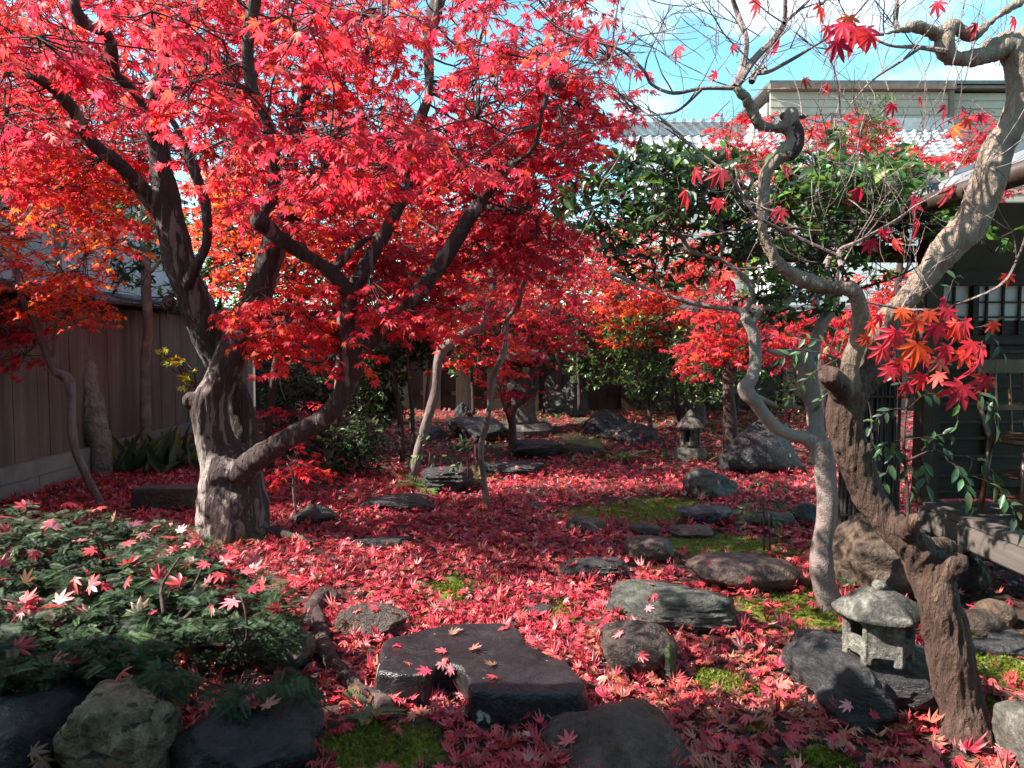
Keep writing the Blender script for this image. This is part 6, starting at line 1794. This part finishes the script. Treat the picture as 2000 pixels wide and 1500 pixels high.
# tiled roof in the middle distance
dT = 15.5
a = P(1228, 330, dT); e = P(1228, 262, dT + 1.6)
tr = thing('tiled_house', 'house with grey barrel-tiled roof and ornamented ridge, centre right behind the garden', 'building', Vector((a.x + 1.7, a.y + 2, 0)))
rx1 = a.x + 4.4
mb = MB(); tiled_slope(mb, a.x, rx1, a.y - 0.6, a.z - 0.75, e.y, e.z, 0.22, 12); mb.build('roof', M['tile'], tr, smooth_shade=False)
mb = MB()
mb.box(((a.x + rx1) / 2, e.y, e.z + 0.09), (rx1 - a.x, 0.24, 0.30))
for i in range(20): mb.tube([(a.x + 0.15 + i * 0.22, e.y - .2, e.z + 0.26), (a.x + 0.15 + i * 0.22, e.y + .2, e.z + 0.26)], [0.05, 0.05], 8, True, 0, 1)
mb.build('ridge', M['tile'], tr)
mb = MB(); mb.lathe((a.x, e.y - 0.02, e.z - 0.05), [(0.16, 0), (0.2, 0.15), (0.15, 0.3), (0.17, 0.38), (0.08, 0.5), (0.02, 0.56)], 12); mb.build('ridge_end_ornament', M['tile'], tr, smooth_shade=True)
mb = MB(); mb.box(((a.x + rx1) / 2 + 0.1, a.y + 2.2, (a.z - 0.85) / 2), (rx1 - a.x - 0.3, 4.6, a.z - 0.9)); mb.build('wall', M['white_wall'], tr)
# beige house
dBh = 15.4
A = P(1505, 175, dBh); B = P(2060, 150, dBh - .6)
bh = thing('beige_house', 'beige-sided upper storey with brown eave board at the upper right', 'building', Vector((A.x + 2, A.y + 2, 0)))
ztop = A.z
mb = MB()
for i in range(16):
    mb.box((A.x + 1.85, A.y + 0.02 - 0.012 * 0, ztop - 0.12 - i * 0.16), (3.7, 0.05, 0.152), 0, math.radians(-4))
for i in range(16):
    mb.box((A.x + 5.1, A.y + 0.12, ztop - 0.12 - i * 0.16), (2.72, 0.05, 0.152), 0, math.radians(-4))
mb.build('siding', M['siding'], bh)
mb = MB(); mb.box((A.x + 3.2, A.y + 2.2, (ztop - 0.2) / 2), (6.4, 4.0, ztop - 0.2)); mb.build('body', M['siding'], bh)
mb = MB(); mb.box((A.x + 1.85, A.y - 0.06, ztop + 0.02), (3.8, 0.2, 0.11)); mb.box((A.x + 5.2, A.y + 0.02, ztop + 0.03), (2.8, 0.2, 0.06)); mb.build('fascia', M['trim'], bh)
mb = MB(); mb.box((A.x + 3.3, A.y + 2.1, ztop + 0.12), (6.7, 4.4, 0.07)); mb.build('roof', M['tile_dark'], bh)
mb = MB(); mb.box((A.x + 3.72, A.y - 0.03, ztop - 1.2), (0.09, 0.09, 2.3)); mb.build('downpipe', M['trim'], bh)
mb = MB(); mb.box((A.x + 2.6, A.y - 0.015, ztop - 0.98), (1.1, 0.05, 0.75)); wf = mb.build('window', M['white_wall'], bh)
mb = MB(); mb.box((A.x + 2.35, A.y - 0.045, ztop - 0.98), (0.48, 0.012, 0.66)); mb.box((A.x + 2.86, A.y - 0.045, ztop - 0.98), (0.48, 0.012, 0.66)); mb.build('pane', M['glass'], wf)
# low tiled roof in front of the beige house
a2 = P(1500, 330, 13.7); e2 = P(1500, 225, 14.6)
lr = thing('low_tiled_house', 'low pale-tiled roof in front of the beige house', 'building', Vector((a2.x + 1.8, a2.y + 1, 0)))
mb = MB(); tiled_slope(mb, a2.x, a2.x + 3.9, a2.y, a2.z, e2.y, e2.z - 0.25, 0.2, 12); mb.build('roof', M['tile'], lr)
mb = MB(); mb.box((a2.x + 1.95, e2.y, e2.z - 0.2), (3.9, 0.2, 0.24)); mb.build('ridge', M['tile'], lr)
mb = MB(); mb.box((a2.x + 1.95, a2.y + 0.9, (a2.z - 0.1) / 2), (3.6, 1.4, a2.z - 0.1)); mb.build('wall', M['white_wall'], lr)
# dark-roofed house far left of centre
a3 = P(830, 430, 17); 
fh = thing('far_house', 'dark-roofed house glimpsed behind the red crown left of centre', 'building', Vector((a3.x + 1.2, a3.y + 1.5, 0)))
mb = MB(); roof_slab(mb, a3.x + 0.0, a3.z - 0.1, a3.x + 2.6, a3.z + 0.55, a3.y, a3.y + 3, 0.12); mb.build('roof', M['tile_dark'], fh)
mb = MB(); mb.box((a3.x + 1.4, a3.y + 1.6, (a3.z - 0.25) / 2), (2.2, 2.6, a3.z - 0.25)); mb.build('wall', M['plaster'], fh)

# ------------------------------------------------------------------ own house: the eave above the viewpoint and its hooks
ev = thing('house_eave', 'dark edge of the near house eave along the top left corner', 'building', Vector((-1.5, 1.0, 2.3)))
yE = 2.35
zE = CAMH + yE * math.tan(math.radians(27.27 - 3.0)) + 0.012
mb = MB(); roof_slab(mb, -7.0, zE - 0.028, -1.33, zE + 0.0, -1.5, yE, 0.10); mb.build('soffit', M['dark_wood'], ev)
mb = MB(); roof_slab(mb, -7.0, zE + 0.075, -1.33, zE + 0.103, -1.5, yE + 0.03, 0.05); mb.build('roof', M['tile_dark'], ev)
mb = MB(); mb.box((-0.5, -2.0, 1.5), (13.0, 0.15, 3.0)); mb.build('wall', M['dark_wood'], ev)  # unseen wall behind the camera, added to keep sky light off the foreground
for px, ln in ((752, 34), (1605, 10)):
    t0 = P(px, -25, 2.3); b0 = P(px, ln - 8, 2.3)
    mb = MB(); r = 0.0085
    mb.tube([t0 + Vector((-r, 0, 0)), b0 + Vector((-r, 0, 0.004)), b0 + Vector((-r * .6, 0, -.006)), b0 + Vector((0, 0, -.010)), b0 + Vector((r * .6, 0, -.006)), b0 + Vector((r, 0, .004)), t0 + Vector((r, 0, 0.0))], [0.0032] * 7, 8, True, 0, 4)
    o = mb.build('iron_hook', M['iron'], None, t0, smooth_shade=True)
    tag(o, 'black iron hook hanging at the top edge above the big maple' if px < 1000 else 'black iron hook tip at the top edge above the bare twigs', 'hook')
